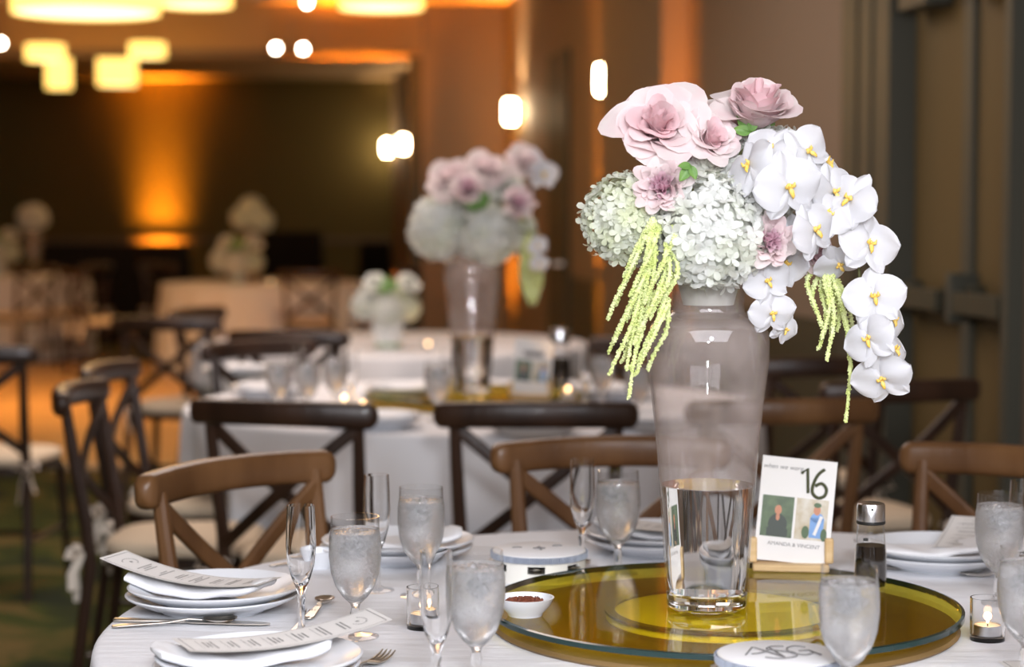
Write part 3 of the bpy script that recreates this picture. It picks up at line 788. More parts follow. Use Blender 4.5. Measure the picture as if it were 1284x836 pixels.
# small white bowl with a sauce lip
def bowl(loc, lab, r=.041, h=.026, fill=False):
    t = thing('small_bowl', lab, 'bowl', loc)
    MB().lathe([(0, .003), (r * .5, .003), (r * .52, 0), (r * .58, 0), (r * .62, .004), (r * .85, h * .55), (r, h), (r - .003, h), (r * .82, h * .55), (r * .6, .008), (0, .006)], 40).build('dish', M['china'], t)
    return t
p = pz(655, 772, SZ)
d = bowl((p.x + .004, p.y + .005, SZ), 'small white dish of dark red chilli flakes on the lazy susan')
fl = MB(); rnd = random.Random(2)
fl.lathe([(.0, .022), (.015, .0215), (.026, .0190), (.029, .015), (0, .009)], 24)
for k in range(260):
    a = rnd.uniform(0, 6.28); r = .026 * math.sqrt(rnd.random()); s_ = rnd.uniform(.0012, .0024)
    mx = Matrix.Translation((r * math.cos(a), r * math.sin(a), .0225 - .003 * (r / .026) + rnd.uniform(0, .002))) @ Euler((rnd.uniform(0, 6), rnd.uniform(0, 6), 0)).to_matrix().to_4x4()
    fl.box(-s_, s_, -s_ * .7, s_ * .7, -s_ * .3, s_ * .3, mx)
o = fl.build('chilli_flakes', M['flakes'], sharp=30); o.location = (p.x + .004, p.y + .005, SZ); o['kind'] = 'stuff'
tag(o, 'heap of dark red chilli flakes in the small white dish', 'spice')
p = pz(400, 712, .75); bowl((p.x, p.y, .7505), 'small deep white bowl between the flute and the goblet at left', .034, .030)

# cutlery
def strip(mb, pts, widths, th=.0012):
    """flat bar through pts (x,z) with half widths"""
    vs = []; n = len(pts)
    for (x, z), w_ in zip(pts, widths): vs += [(x, -w_, z - th), (x, w_, z - th), (x, w_, z + th), (x, -w_, z + th)]
    fs = [(0, 3, 2, 1), (4 * n - 4, 4 * n - 3, 4 * n - 2, 4 * n - 1)]
    for j in range(n - 1):
        for i in range(4): fs.append((4 * j + i, 4 * j + (i + 1) % 4, 4 * j + 4 + (i + 1) % 4, 4 * j + 4 + i))
    mb.add(vs, fs)
def handle(mb, L):
    xs = [0, .01, .04, .08, L - .02, L]; strip(mb, list(zip(xs, [.002, .003, .0045, .006, .010, .008])), [.005, .008, .0065, .0045, .003, .0032])
def make_spoon(L=.13, bl=.05, bw=.019):
    t = thing('spoon', '', 'cutlery')
    mb = MB(); handle(mb, L); mb.build('handle', M['steel'], t, mods='bevel')
    b = MB(); 
    def f(a, c, dz=0):
        an = a * 2 * PI; r = c
        return Vector((L + bl / 2 + bl / 2 * r * math.cos(an), bw * r * math.sin(an) * (1 + .15 * math.cos(an)), .0025 + .007 * r * r + dz))
    b.surf(lambda a, c: f(a, c), 28, 6); b.surf(lambda a, c: f(1 - a, c, .0012), 28, 6)
    b.build('spoon_bowl', M['steel'], t, sharp=0); return t
def make_fork(L=.125):
    t = thing('fork', '', 'cutlery')
    mb = MB(); handle(mb, L); mb.build('handle', M['steel'], t, mods='bevel')
    b = MB(); strip(b, [(L - .003, .008), (L + .012, .0045), (L + .025, .0035)], [.003, .0105, .0115])
    b.build('fork_head', M['steel'], t, mods='bevel')
    for k in (-1.5, -.5, .5, 1.5):
        y = k * .0062
        MB().tube([(L + .022, y, .0035), (L + .04, y, .003), (L + .058, y, .006), (L + .068, y, .010)], [.0018, .0018, .0015, .0009], 6).build('tine', M['steel'], t)
    return t
def make_knife(L=.11):
    t = thing('table_knife', '', 'cutlery')
    mb = MB(); strip(mb, [(0, .003), (.01, .003), (.06, .003), (L, .003)], [.005, .0065, .005, .0045], .0025); mb.build('handle', M['steel'], t, mods='bevel')
    b = MB(); strip(b, [(L, .003), (L + .01, .003), (L + .09, .003), (L + .115, .003), (L + .125, .003)], [.0045, .0095, .0105, .008, .002], .0007); b.build('blade', M['steel'], t)
    return t
sp = make_spoon(); kn = make_knife(); fo = make_fork(); ts = make_spoon(.095, .042, .015)
def lay(o, p0, p1, lab, z=.7508):
    a = pz(p0[0], p0[1], .752); b = pz(p1[0], p1[1], .752); o.location = (a.x, a.y, z); o.rotation_euler = (0, 0, math.atan2(b.y - a.y, b.x - a.x)); o['label'] = lab
lay(sp, (140, 786), (266, 782), 'steel spoon lying on the cloth between the two left plate stacks')
lay(kn, (142, 778), (330, 783), 'steel knife lying behind the spoon between the two left plate stacks')
lay(ts, (386, 776), (414, 750), 'steel teaspoon with golden glint beside the flute')
KIDS[fo.name] = kids(fo); KIDS[sp.name] = kids(sp)
lay(fo, (405, 862), (480, 826), 'steel fork with tines showing at the bottom beside the lower left plates')
f2 = copy_tree(fo); lay(f2, (1105, 712), (1196, 719), 'steel fork lying in front of the right plate stack')
f3 = copy_tree(fo); lay(f3, (368, 792), (392, 766), 'small fork lying against the teaspoon, behind the flute foot'); f3.scale = (.7, .7, .7)
s2 = copy_tree(sp); lay(s2, (338, 709), (374, 706), 'spoon with coppery glint left of the small deep bowl'); s2.scale = (.7, .7, .7)

# ------------------------------------------------------------------ tambourines
def make_tamb(label, loc, rz, glyph):
    t = thing('tambourine', label, 'tambourine', loc, rz)
    R = .076; H = .046
    hoop = MB(); n = 96; slots = 7
    # hoop wall with real slots: built of angular segments
    def seg(a0, a1, z0, z1, k=6):
        vs = []; 
        for i in range(k + 1):
            a = a0 + (a1 - a0) * i / k
            for r in (R - .006, R):
                for z in (z0, z1): vs.append((r * math.cos(a), r * math.sin(a), z))
        fs = []
        for i in range(k):
            b_ = 4 * i; fs += [(b_ + 2, b_ + 6, b_ + 7, b_ + 3), (b_, b_ + 1, b_ + 5, b_ + 4), (b_ + 1, b_ + 3, b_ + 7, b_ + 5), (b_, b_ + 4, b_ + 6, b_ + 2)]
        fs += [(0, 2, 3, 1), (4 * k, 4 * k + 1, 4 * k + 3, 4 * k + 2)]
        hoop.add(vs, fs)
    w = 2 * PI / slots
    for s_ in range(slots):
        c = s_ * w
        seg(c - w / 2, c + w / 2, 0, .018, 16); seg(c - w / 2, c + w / 2, .030, H, 16)
        seg(c - w / 2, c - .19, .018, .030); seg(c + .19, c + w / 2, .018, .030)
    hoop.build('hoop', M['tamb'], t, sharp=30)
    for s_ in range(slots):
        c = s_ * w; j = MB()
        for dz in (-.0022, .0022):
            sg = 1 if dz > 0 else -1
            j.lathe([(0, .0), (.004, .0015 * sg), (.007, .0), (.0115, -.0006 * sg), (.0115, 0)], 20, c=(0, 0, dz))
        o = j.build('jingle', M['jingle'], t); o.location = ((R - .001) * math.cos(c), (R - .001) * math.sin(c), .024)
    MB().lathe([(0, H), (R - .003, H + .001), (R + .0008, H - .001), (R + .0012, H - .008), (R, H - .008)], 96).build('drumhead', M['skin'], t)
    b = MB()   # ribbed band
    vs = []; n = 360
    for i in range(n):
        a = 2 * PI * i / n; r = R + .0022 + (.0012 if i % 2 else 0)
        vs += [(r * math.cos(a), r * math.sin(a), H - .0115), (r * math.cos(a), r * math.sin(a), H - .0015)]
    b.add(vs, [(2 * i, (2 * i + 2) % (2 * n), (2 * i + 3) % (2 * n), 2 * i + 1) for i in range(n)])
    b.build('ribbed_band', M['band'], t, sharp=0)
    rb = MB()
    for i in range(150):
        a = 2 * PI * i / 150; rb.box(R + .002, R + .0042, -.0007, .0007, H - .0112, H - .0018, Matrix.Rotation(a, 4, 'Z'))
    rb.build('band_ribs', M['bandrib'], t)
    g = MB()
    for path in glyph: g.tube([(x * R, y * R, H + .0018) for x, y in path], .0010, 5)
    g.build('monogram', M['ink'], t); return t
def spline(pts, n=8):
    out = []
    for i in range(len(pts) - 1):
        p0 = pts[max(i - 1, 0)]; p1 = pts[i]; p2 = pts[i + 1]; p3 = pts[min(i + 2, len(pts) - 1)]
        for k in range(n):
            t = k / n
            out.append(tuple(.5 * ((2 * p1[j]) + (-p0[j] + p2[j]) * t + (2 * p0[j] - 5 * p1[j] + 4 * p2[j] - p3[j]) * t * t + (-p0[j] + 3 * p1[j] - 3 * p2[j] + p3[j]) * t ** 3) for j in range(len(p1))))
    out.append(tuple(pts[-1])); return out
mono = [[(-.60, -.10), (-.32, .42), (-.28, .40), (-.02, -.40)], [(-.02, -.40), (-.04, .32)],
        spline([(.22, .38), (.02, .42), (-.12, .25), (.05, .08), (.24, -.08), (.18, -.36), (-.10, -.46), (-.34, -.34)]),
        spline([(.56, .26), (.40, .38), (.22, .22), (.20, -.10), (.36, -.28), (.54, -.18), (.54, .0)]), [(.54, .02), (.36, .02)], [(.54, .0), (.62, -.34)],
        spline([(-.48, -.05), (-.35, -.02), (-.15, .1)])]
p = pz(976, 818, .797); make_tamb('white tambourine with looping monogram before the lazy susan at the bottom', (p.x, p.y, .7502), .2, mono)
p = pz(676, 688, .797); make_tamb('white tambourine behind the lazy susan, between goblets, with metal jingles showing', (p.x, p.y, .7502), .15,
    [spline([(.0, -.15), (.05, .0), (-.03, .12), (.06, .24)]), spline([(-.12, .05), (0, .1), (.14, .03)]), spline([(.35, .30), (.45, .36), (.55, .30)]), spline([(-.55, .20), (-.45, .26), (-.35, .20)])])

# ------------------------------------------------------------------ number card
def textmesh(s, size, m, parent, name, loc, rot=(PI / 2, 0, 0), shear=0, off=0):
    cu = bpy.data.curves.new(name, 'FONT'); cu.body = s; cu.size = size; cu.align_x = 'CENTER'; cu.extrude = .0002; cu.shear = shear; cu.offset = off
    tmp = bpy.data.objects.new('tmp', cu); C.objects.link(tmp)
    me = bpy.data.meshes.new_from_object(tmp.evaluated_get(bpy.context.evaluated_depsgraph_get()))
    bpy.data.objects.remove(tmp); me.materials.clear(); me.materials.append(m)
    o = bpy.data.objects.new(name, me); C.objects.link(o); o.parent = parent; o.location = loc; o.rotation_euler = rot; return o
def disc2(mb, cx, cz, rx, rz_, y, n=20):
    vs = [(cx + rx * math.cos(2 * PI * i / n), y, cz + rz_ * math.sin(2 * PI * i / n)) for i in range(n)]; mb.add(vs, [tuple(range(n))])
def make_card(label, slabel, loc, rz, number):
    W2, H = .059, .165
    st = thing('card_holder', slabel, 'card holder', loc, rz)
    MB().box(-.060, .060, -.022, .020, 0, .012).build('base', M['oak'], st, mods='bevel')
    for sx in (-1, 1):
        MB().box(sx * .060 - .007, sx * .060 + .007, -.006, .010, .012, .052).build('upright', M['oak'], st, mods='bevel')
    t = thing('table_number_card', label, 'sign', (loc[0], loc[1], loc[2] + .0125), rz)
    t.rotation_euler = (math.radians(-7), math.radians(5), rz)
    MB().box(-W2, W2, -.001, .001, 0, H).build('card', M['paper'], t)
    def part(nm, mb, m): return mb.build(nm, m, t)
    if number == '16':
        g = MB()
        g.tube([(.004, -.0016, .142), (.013, -.0016, .151), (.017, -.0016, .112)], .0026, 8)
        six = spline([(.040, .152), (.030, .142), (.024, .126), (.024, .113), (.033, .106), (.043, .110), (.045, .121), (.037, .129), (.027, .124)], 6)
        g.tube([(x, -.0016, z) for x, z in six], .0026, 8)
        part('number', g, M['darkink'])
        textmesh('when we were', .0105, M['ink'], t, 'heading', (-.0255, -.0013, .146), shear=.3)
        textmesh('AMANDA & VINCENT', .0085, M['ink'], t, 'names', (.002, -.0013, .025))
    else:
        g = MB(); g.box(-.03, .03, -.0018, -.001, .115, .13); part('number', g, M['ink'])
    P = MB().box(-.053, -.003, -.0015, -.001, .038, .103); part('photo_print', P, M['photogreen'])
    P = MB(); disc2(P, -.0265, .058, .015, .017, -.0017); P.box(-.043, -.010, -.0018, -.0016, .039, .052); part('printed_figure', P, M['photodark'])
    P = MB(); disc2(P, -.027, .081, .0055, .0075, -.0019); disc2(P, -.027, .070, .003, .006, -.0019); part('printed_face', P, M['photoskin'])
    P = MB().box(.001, .051, -.0015, -.001, .038, .103); part('photo_print', P, M['photopale'])
    P = MB(); P.box(.024, .046, -.0018, -.0016, .042, .074); disc2(P, .035, .074, .010, .008, -.0018); part('printed_figure', P, M['photoblue'])
    P = MB(); disc2(P, .034, .086, .0055, .008, -.0019); part('printed_face', P, M['photoskin'])
    P = MB(); disc2(P, .018, .050, .006, .010, -.0019); disc2(P, .047, .048, .005, .010, -.0019); disc2(P, .034, .094, .006, .004, -.002); part('printed_foliage', P, M['photoleaf'])
    P = MB(); P.box(.0325, .0375, -.0021, -.0019, .044, .076, Matrix.Rotation(.3, 4, 'Y') @ Matrix.Translation((-.018, 0, .01))); part('printed_sash', P, M['paper'])
    return st
p = pz(990, 713, SZ)
make_card('table number card reading 16 with two small photographs', 'pale wooden card holder on the nearest lazy susan', (p.x, p.y - .012, SZ), -.12, '16')

# soy bottle
def make_bottle():
    t = thing('soy_sauce_bottle', '', 'bottle')
    MB().lathe([(0, 0), (.022, 0), (.0235, .006), (.0245, .03), (.024, .06), (.021, .085), (.0195, .104), (.0185, .104), (.020, .085), (.0228, .06), (.0233, .03), (.0222, .010), (0, .009)], 36).build('glass_body', M['glass'], t)
    MB().lathe([(0, .0095), (.0220, .0105), (.0230, .03), (.0226, .055), (.0215, .071), (0, .071)], 36).build('soy_sauce', M['soy'], t)
    MB().lathe([(.0205, .103), (.0215, .104), (.0215, .107), (.0205, .107)], 36, close=True).build('seal_ring', M['black'], t)
    MB().lathe([(.0205, .107), (.0212, .108), (.0208, .1305), (.0195, .1335), (.017, .1345), (0, .1345)], 36).build('cap', M['chrome'], t)
    MB().ball((-.002, -.0208, .127), .0022).build('pour_hole', M['black'], t)
    MB().box(-.0145, -.0075, -.0215, -.019, .080, .0845).build('mark', M['black'], t)
    return t
bot = make_bottle(); KIDS[bot.name] = kids(bot)
p = pz(1091, 742, SZ); bot.location = (p.x, p.y, SZ); bot['label'] = 'soy sauce bottle with chrome cap on the nearest lazy susan'

# ------------------------------------------------------------------ vase
def make_vase():
    t = thing('glass_vase', '', 'vase')
    out = [(.055, 0), (.0575, .004), (.0585, .02), (.0690, .177), (.0790, .29), (.0860, .345), (.0872, .368), (.0868, .388), (.0825, .405), (.072, .416), (.060, .421), (.0530, .425), (.0512, .436), (.0525, .460), (.056, .478), (.0565, .480)]
    o2 = []
    for i in range(len(out) - 1):
        o2 += [tuple(q) for q in spline(out, 5)[i * 5:i * 5 + 5]]
    o2.append(out[-1])
    inn = [(r - .0022, z) for r, z in o2 if z > .022][::-1]
    zs = .176; rs = .0690
    MB().lathe([(rs, zs)] + [q for q in o2 if q[1] > zs + .002] + [q for q in inn if q[1] > zs + .002] + [(rs - .0022, zs)], 72).build('body', M['vaseglass'], t, sharp=0)
    MB().lathe([q for q in o2 if .019 < q[1] < zs - .002] + [(rs, zs)], 72).build('lower_body', M['glass'], t, sharp=0)
    MB().lathe([(0, .0006), (.054, .0006), (.0572, .004), (.0582, .020), (.0558, .0215), (0, .0185)], 64).build('thick_base', M['solidglass'], t)
    wr = [(0, .0225), (.0540, .0235)] + [(.0560 + (.0660 - .0560) * k / 8, .024 + (.177 - .024) * k / 8) for k in range(1, 9)] + [(0, .177)]
    MB().lathe(wr, 72).build('water', M['water'], t, sharp=30)
    return t
vase0 = make_vase(); KIDS[vase0.name] = kids(vase0)
VP = pz(886, 760, SZ); vase0.location = VP; vase0['label'] = 'large clear glass vase part filled with water on the nearest lazy susan'
V2 = Vector((-.121, 6.22, SZ)); V2 = Vector(((592 - 642) / F * 6.22, 6.22, SZ))
v = copy_tree(vase0); v.location = V2; v['label'] = 'blurred clear glass vase on the middle table'
def dish(loc, lab):
    t = thing('flower_dish', lab, 'flower holder', loc)
    MB().lathe([(0, -.045), (.036, -.045), (.045, -.01), (.062, .002), (.066, .012), (.062, .012), (.05, .004), (0, .004)], 36).build('bowl', M['foam'], t)
    MB().lathe([(0, .0), (.045, .0), (.042, .03), (.025, .045), (0, .048)], 24).build('foam_block', M['leaf'], t)
    return t
D1 = Vector((VP.x, VP.y, SZ + .480)); D2 = Vector((V2.x, V2.y, SZ + .480))
dish(D1, 'white flower dish sunk in the neck of the large vase'); dish(D2, 'flower dish in the neck of the blurred vase')

# ------------------------------------------------------------------ flowers
def petal(mb, phi, base_r, L, Wd, a0, a1, curl, ruf, rnd, nu=7, nv=7, tipout=0, point=0):
    """one petal: base near the axis, rising; a0,a1 lean at the foot and tip (0 upright, pi/2 flat)"""
    path = []; r = base_r; z = 0
    for j in range(nv + 1):
        v = j / nv; path.append((r, z))
        th = a0 + (a1 - a0) * v + curl * max(0, v - .65) / .35
        r += math.sin(th) * L / nv; z += math.cos(th) * L / nv
    ph = rnd.uniform(0, 6); k1 = rnd.uniform(2, 4)
    vs = []
    for j, (r, z) in enumerate(path):
        v = j / nv; w_ = Wd * (.30 + .70 * math.sin(PI * min(1, v * .62 + .08)) ** .9) * (1 if v < .8 else math.sqrt(max(.0, 1 - ((v - .8) / .2) ** 2 * .55)))
        for i in range(nu + 1):
            u = -1 + 2 * i / nu
            rr = max(abs(r), .010) * 1.25 + .002
            ang = phi + u * w_ / rr if w_ / rr < 1.5 else phi + u * 1.5
            e = (abs(u) ** 2.2) * v
            rad = r + ruf * math.sin(u * k1 * 1.7 + ph + v * 3) * v * v + tipout * e * .5
            zz = z + ruf * .8 * math.sin(u * k1 + ph) * v * v - e * L * .16 + point * (1 - abs(u)) * v ** 3
            if w_ / rr >= 1.5:  # wide petal: carry the rest sideways
                ex = (w_ - 1.5 * rr) * u
            else: ex = 0
            x = rad * math.cos(ang) - ex * math.sin(phi); y = rad * math.sin(ang) + ex * math.cos(phi)
            vs.append((x, y, zz))
    fs = [(j * (nu + 1) + i, j * (nu + 1) + i + 1, (j + 1) * (nu + 1) + i + 1, (j + 1) * (nu + 1) + i) for j in range(nv) for i in range(nu)]
    mb.add(vs, fs)
def cup_petal(mb, phi, rho, h, half, lean, curl, ruf, rnd, z0=0, nu=9, nv=9):
    """a broad overlapping petal: part of a cup round the axis, its lip rolled outward by curl"""
    ph = rnd.uniform(0, 6); vs = []; tw = rnd.uniform(.03, .10); dip = rnd.uniform(.18, .34)
    for j in range(nv + 1):
        for i in range(nu + 1):
            u = -1 + 2 * i / nu; v = j / nv
            vv = v * (1 - dip * abs(u) ** 3)
            r = rho * math.sin(min(1, vv * 1.25 + .08) * PI / 2) ** .7 + lean * vv * vv * h
            z = z0 + h * vv * (1 - .28 * min(lean, 1.6))
            c = max(0, (vv - .62) / .38)
            r += curl * c ** 1.6; z -= .55 * curl * c ** 2.2
            r *= 1 + tw * u
            r += ruf * math.sin(u * 3.3 + ph) * v * v; z += ruf * math.sin(u * 2.6 + ph * 2) * v * v
            wdt = half * (.30 + .70 * math.sin(PI / 2 * min(1, v * 1.5 + .1)))
            a = phi + u * wdt
            vs.append((r * math.cos(a), r * math.sin(a), z))
    mb.add(vs, [(j * (nu + 1) + i, j * (nu + 1) + i + 1, (j + 1) * (nu + 1) + i + 1, (j + 1) * (nu + 1) + i) for j in range(nv) for i in range(nu)])
def rose_meshes(seed, R=.05, openness=1.0, layers=7, ruf=.002, mats=('rose', 'roseheart'), peony=False):
    rnd = random.Random(seed); o = MB(); inn = MB(); a = 0
    for k in range(layers):
        t = k / (layers - 1)
        n = (3 + k // 2 if not peony else 5 + k)
        rho = R * (.10 + .44 * t ** .9); h = R * (1.12 - .22 * t if not peony else .95 - .1 * t)
        half = (1.25 - .45 * t) if not peony else (.75 - .25 * t)
        lean = openness * (.04 + .42 * t ** 2.2); curl = R * openness * (.04 + .30 * t ** 1.2)
        for i in range(n):
            a += 2 * PI / n + rnd.uniform(-.12, .12)
            cup_petal(inn if t < .5 else o, a + k * .7, rho * rnd.uniform(.90, 1.08), h * rnd.uniform(.80, 1.08), half * rnd.uniform(.9, 1.1), lean * rnd.uniform(.6, 1.4), curl * rnd.uniform(.4, 1.6), ruf * (1 if not peony else 1.8), rnd)
    return o.mesh('outer_petals', M[mats[0]], 0), inn.mesh('heart_petals', M[mats[1]], 0)
ROSES = {'open': rose_meshes(1, .052, 1.15, 8, .0055), 'mid': rose_meshes(2, .048, .9, 7, .004), 'cup': rose_meshes(9, .056, .68, 8, .0045), 'peony': rose_meshes(3, .045, .55, 7, .003, ('rose', 'peony'), True), 'bud': rose_meshes(5, .046, .50, 7, .003)}
calyx = MB()
for k in range(5): petal(calyx, k * 1.2566, .003, .022, .005, 1.3, .9, .6, .001, random.Random(k), 4, 5)
calyx.ball((0, 0, -.004), .008, 10, 6, (1, 1, 1.3)); calyx_me = calyx.mesh('calyx', M['leaf'], 0)
def orient(o, d, roll=0):
    q = Vector(d).normalized().to_track_quat('Z', 'Y'); q = q @ Quaternion((0, 0, 1), roll)
    o.rotation_mode = 'QUATERNION'; o.rotation_quaternion = q; return q
def meobj(name, me, parent, **k):
    o = bpy.data.objects.new(name, me); C.objects.link(o); o.parent = parent
    for a, b_ in k.items(): setattr(o, a, b_)
    return o
def local_stem(t, q, pos, dishp, r=.0025, start=(0, 0, -.006), sc_=1, sag=0):
    """stem from the flower's foot to the dish, in the flower's local frame"""
    a = Vector(start); e = q.inverted() @ ((dishp + Vector((0, 0, .012)) - pos) / sc_)
    pts = [a, a + Vector((0, 0, -min(.03, e.length * .4))), a.lerp(e, .7) + Vector((0, 0, -.006)), e]
    MB().tube(spline([tuple(x) for x in pts], 5), r / sc_, 6).build('stem', M['stem'], t)
def rose(kind, pos, d, dishp, label, s_=1, roll=0, mats=None, cat='flower'):
    t = thing('rose' if kind != 'peony' else 'peony', label, cat, pos); q = orient(t, d, roll); t.scale = (s_,) * 3
    a, b_ = ROSES[kind]
    if mats:
        a = a.copy(); a.materials[0] = mats[0]; b_ = b_.copy(); b_.materials[0] = mats[1]
    meobj('outer_petals', a, t); meobj('heart_petals', b_, t); meobj('calyx', calyx_me, t)
    local_stem(t, q, pos, dishp, sc_=s_)
    return t
def hydrangea_mesh(seed, R, m, n=150):
    rnd = random.Random(seed); mb = MB()
    for i in range(n):
        z = 1 - 2 * (i + .5) / n; a = i * 2.39996
        if z < -.75: continue
        rr = math.sqrt(1 - z * z); d = Vector((rr * math.cos(a), rr * math.sin(a), z)); d += Vector([rnd.uniform(-.10, .10) for _ in range(3)]); d.normalize()
        c = d * R * rnd.uniform(.90, 1.05); c.z *= .86
        q = (d + Vector([rnd.uniform(-.5, .5) for _ in range(3)])).normalized().to_track_quat('Z', 'Y') @ Quaternion((0, 0, 1), rnd.uniform(0, 6.28))
        s_ = rnd.uniform(.0068, .0098)
        for k in range(4):
            qa = Quaternion((0, 0, 1), k * PI / 2 + rnd.uniform(-.1, .1)); up = rnd.uniform(.1, .5); cup = rnd.uniform(-.15, .25)
            vs = []
            for (u, v, w_) in ((0, 0, 0), (.45, -.38, .1), (.5, 0, .02), (.45, .38, .1), (.95, -.50, .18), (1.0, 0, .12), (.95, .50, .18), (1.38, -.28, .1), (1.45, 0, .02), (1.38, .28, .1)):
                vs.append(c + q @ (qa @ Vector((u * s_, v * s_, s_ * (w_ + up * u * .5 + cup * u * u - .1 * abs(v) * 0)))))
            mb.add(vs, [(0, 1, 2), (0, 2, 3), (1, 4, 5, 2), (2, 5, 6, 3), (4, 7, 8, 5), (5, 8, 9, 6)])
    mb.ball((0, 0, 0), R * .80, 16, 10, (1, 1, .86))
    return mb.mesh('flower_head', m, 0)
HY = [hydrangea_mesh(1, .068, M['hydr'], 380), hydrangea_mesh(2, .060, M['hydrg'], 320)]
def hydrangea(k, pos, d, dishp, label, s_=1):
    t = thing('hydrangea', label, 'flower', pos); q = orient(t, d, k); t.scale = (s_,) * 3
    meobj('flower_head', HY[k], t); local_stem(t, q, pos, dishp, .004, (0, 0, -.03), s_); return t
# orchid blossom
def orchid_meshes():
    P = MB(); rnd = random.Random(8)
    def pet(ang, L, Wd, lift, pw, zoff, curl):
        def f(a, b_):
            v = b_; u = a * 2 - 1
            w_ = Wd * (math.sin(PI * min(1, v ** pw)) ** .55 if 0 < v < 1 else (.10 if v == 0 else .02))
            x = v * L; y = u * w_
            z = zoff + lift * v - curl * v * v - .22 * abs(u) ** 2 * w_ + .0022 * math.sin(4 * u + ang * 3 + 3 * v)
            return Quaternion((0, 0, 1), ang) @ Vector((x, y, z))
        P.surf(f, 8, 10)
    pet(PI / 2, .044, .0165, .010, .85, -.002, .012)       # dorsal sepal
    pet(-PI * .29, .043, .0155, .010, .85, -.002, .014); pet(-PI * .71, .043, .0155, .008, .85, -.002, .013)
    pet(.14, .046, .0285, .018, .72, .001, .018); pet(PI - .14, .046, .0285, .012, .72, .001, .015)
    Lp = MB()
    Lp.ball((0, .002, .005), .0040, 10, 6, (1, 1, 1.4))
    for sx in (-1, 1): Lp.tube([(0, -.002, .004), (sx * .007, .001, .010), (sx * .006, .006, .015)], [.0025, .0035, .001], 6)
    Lp.tube([(0, -.002, .005), (0, -.008, .010), (0, -.015, .012), (0, -.019, .010)], [.003, .0045, .003, .001], 8)
    return P.mesh('petals', M['orchid'], 0), Lp.mesh('lip', M['lip'], 0)
OR_P, OR_L = orchid_meshes()
def orchid_spray(label, pts, blossoms, dishp, origin):
    """pts: stem points; blossoms: (pos, facing, roll, scale)"""
    t = thing('orchid_spray', label, 'flower', origin)
    MB().tube([Vector(p_) - origin for p_ in spline([tuple(x) for x in [dishp + Vector((0, 0, .01))] + pts], 6)], .0022, 6).build('stem', M['stem'], t)
    for pos, d, roll, s_ in blossoms:
        b_ = meobj('blossom', OR_P, t); b_.location = pos - origin; orient(b_, d, roll); b_.scale = (s_,) * 3
        meobj('lip', OR_L, b_).scale = (.75, .75, .75)
    return t
# amaranthus
def amaranthus(label, origin, strands, dishp, seed=1, th=.0042):
    t = thing('amaranthus', label, 'flower', origin); rnd = random.Random(seed)
    st = MB(); st.tube([Vector(p_) for p_ in spline([tuple(dishp - origin + Vector((0, 0, .01))), tuple((dishp - origin) * .45 + Vector((0, 0, .02))), (0, 0, 0)], 6)], .003, 6); st.build('stem', M['stem'], t)
    mb = MB()
    ico = [Vector(v_) for v_ in ((0, 0, 1), (.89, 0, .45), (.28, .85, .45), (-.72, .53, .45), (-.72, -.53, .45), (.28, -.85, .45), (.72, .53, -.45), (-.28, .85, -.45), (-.89, 0, -.45), (-.28, -.85, -.45), (.72, -.53, -.45), (0, 0, -1))]
    icf = [(0, 1, 2), (0, 2, 3), (0, 3, 4), (0, 4, 5), (0, 5, 1), (1, 6, 2), (2, 7, 3), (3, 8, 4), (4, 9, 5), (5, 10, 1), (6, 7, 2), (7, 8, 3), (8, 9, 4), (9, 10, 5), (10, 6, 1), (11, 7, 6), (11, 8, 7), (11, 9, 8), (11, 10, 9), (11, 6, 10)]
    for s_ in strands:
        path = [Vector(p_) - origin for p_ in s_]
        sp_ = [Vector(x) for x in spline([tuple(p_) for p_ in path], 14)]
        tot = sum((sp_[i + 1] - sp_[i]).length for i in range(len(sp_) - 1)); n = int(tot / .0016)
        mb.tube(sp_, [th * .7 * (1 - .4 * i / len(sp_)) for i in range(len(sp_))], 6)
        for k in range(n):
            q = k / n; f_ = q * (len(sp_) - 1); i = int(f_); c = sp_[i].lerp(sp_[min(i + 1, len(sp_) - 1)], f_ - i)
            tr = th * (1.05 - .45 * q)
            for m_ in range(3):
                dd = Vector([rnd.gauss(0, 1) for _ in range(3)]).normalized(); cc = c + dd * tr * .85; r = rnd.uniform(.0011, .0019)
                mb.add([cc + v_ * r for v_ in ico], icf)
    mb.build('tassel', M['amaran'], t, sharp=0); return t
leaf_mb = MB()
def lf(a, b_):
    v = b_; u = a * 2 - 1; w_ = .014 * math.sin(PI * min(.999, v ** .8)) ** .8
    return Vector((u * w_, v * .05, -.006 * v * v + .004 * abs(u)))
leaf_mb.surf(lf, 6, 10); LEAF = leaf_mb.mesh('leaf_blade', M['leaf'], 0)
def leaf(label, pos, d, roll, s_, dishp):
    t = thing('leaf_sprig', label, 'leaf', pos); q = orient(t, d, roll); t.scale = (s_,) * 3
    for k, (a, sc2) in enumerate(((0, 1), (.9, .8), (-.8, .75))):
        o = meobj('leaf', LEAF, t); o.rotation_euler = (.2 * k, 0, a); o.scale = (sc2,) * 3
    local_stem(t, q, pos, dishp, .0015, (0, 0, 0), s_); return t

Y0 = VP.y
def B(px, py, dy=0): return pyv(px, py, Y0 + dy)
def outd(p, c, camw=.6, up=0):
    v = (p - c).normalized() + Vector((0, -camw, up)); return v.normalized()
c1 = B(895, 265, .0)
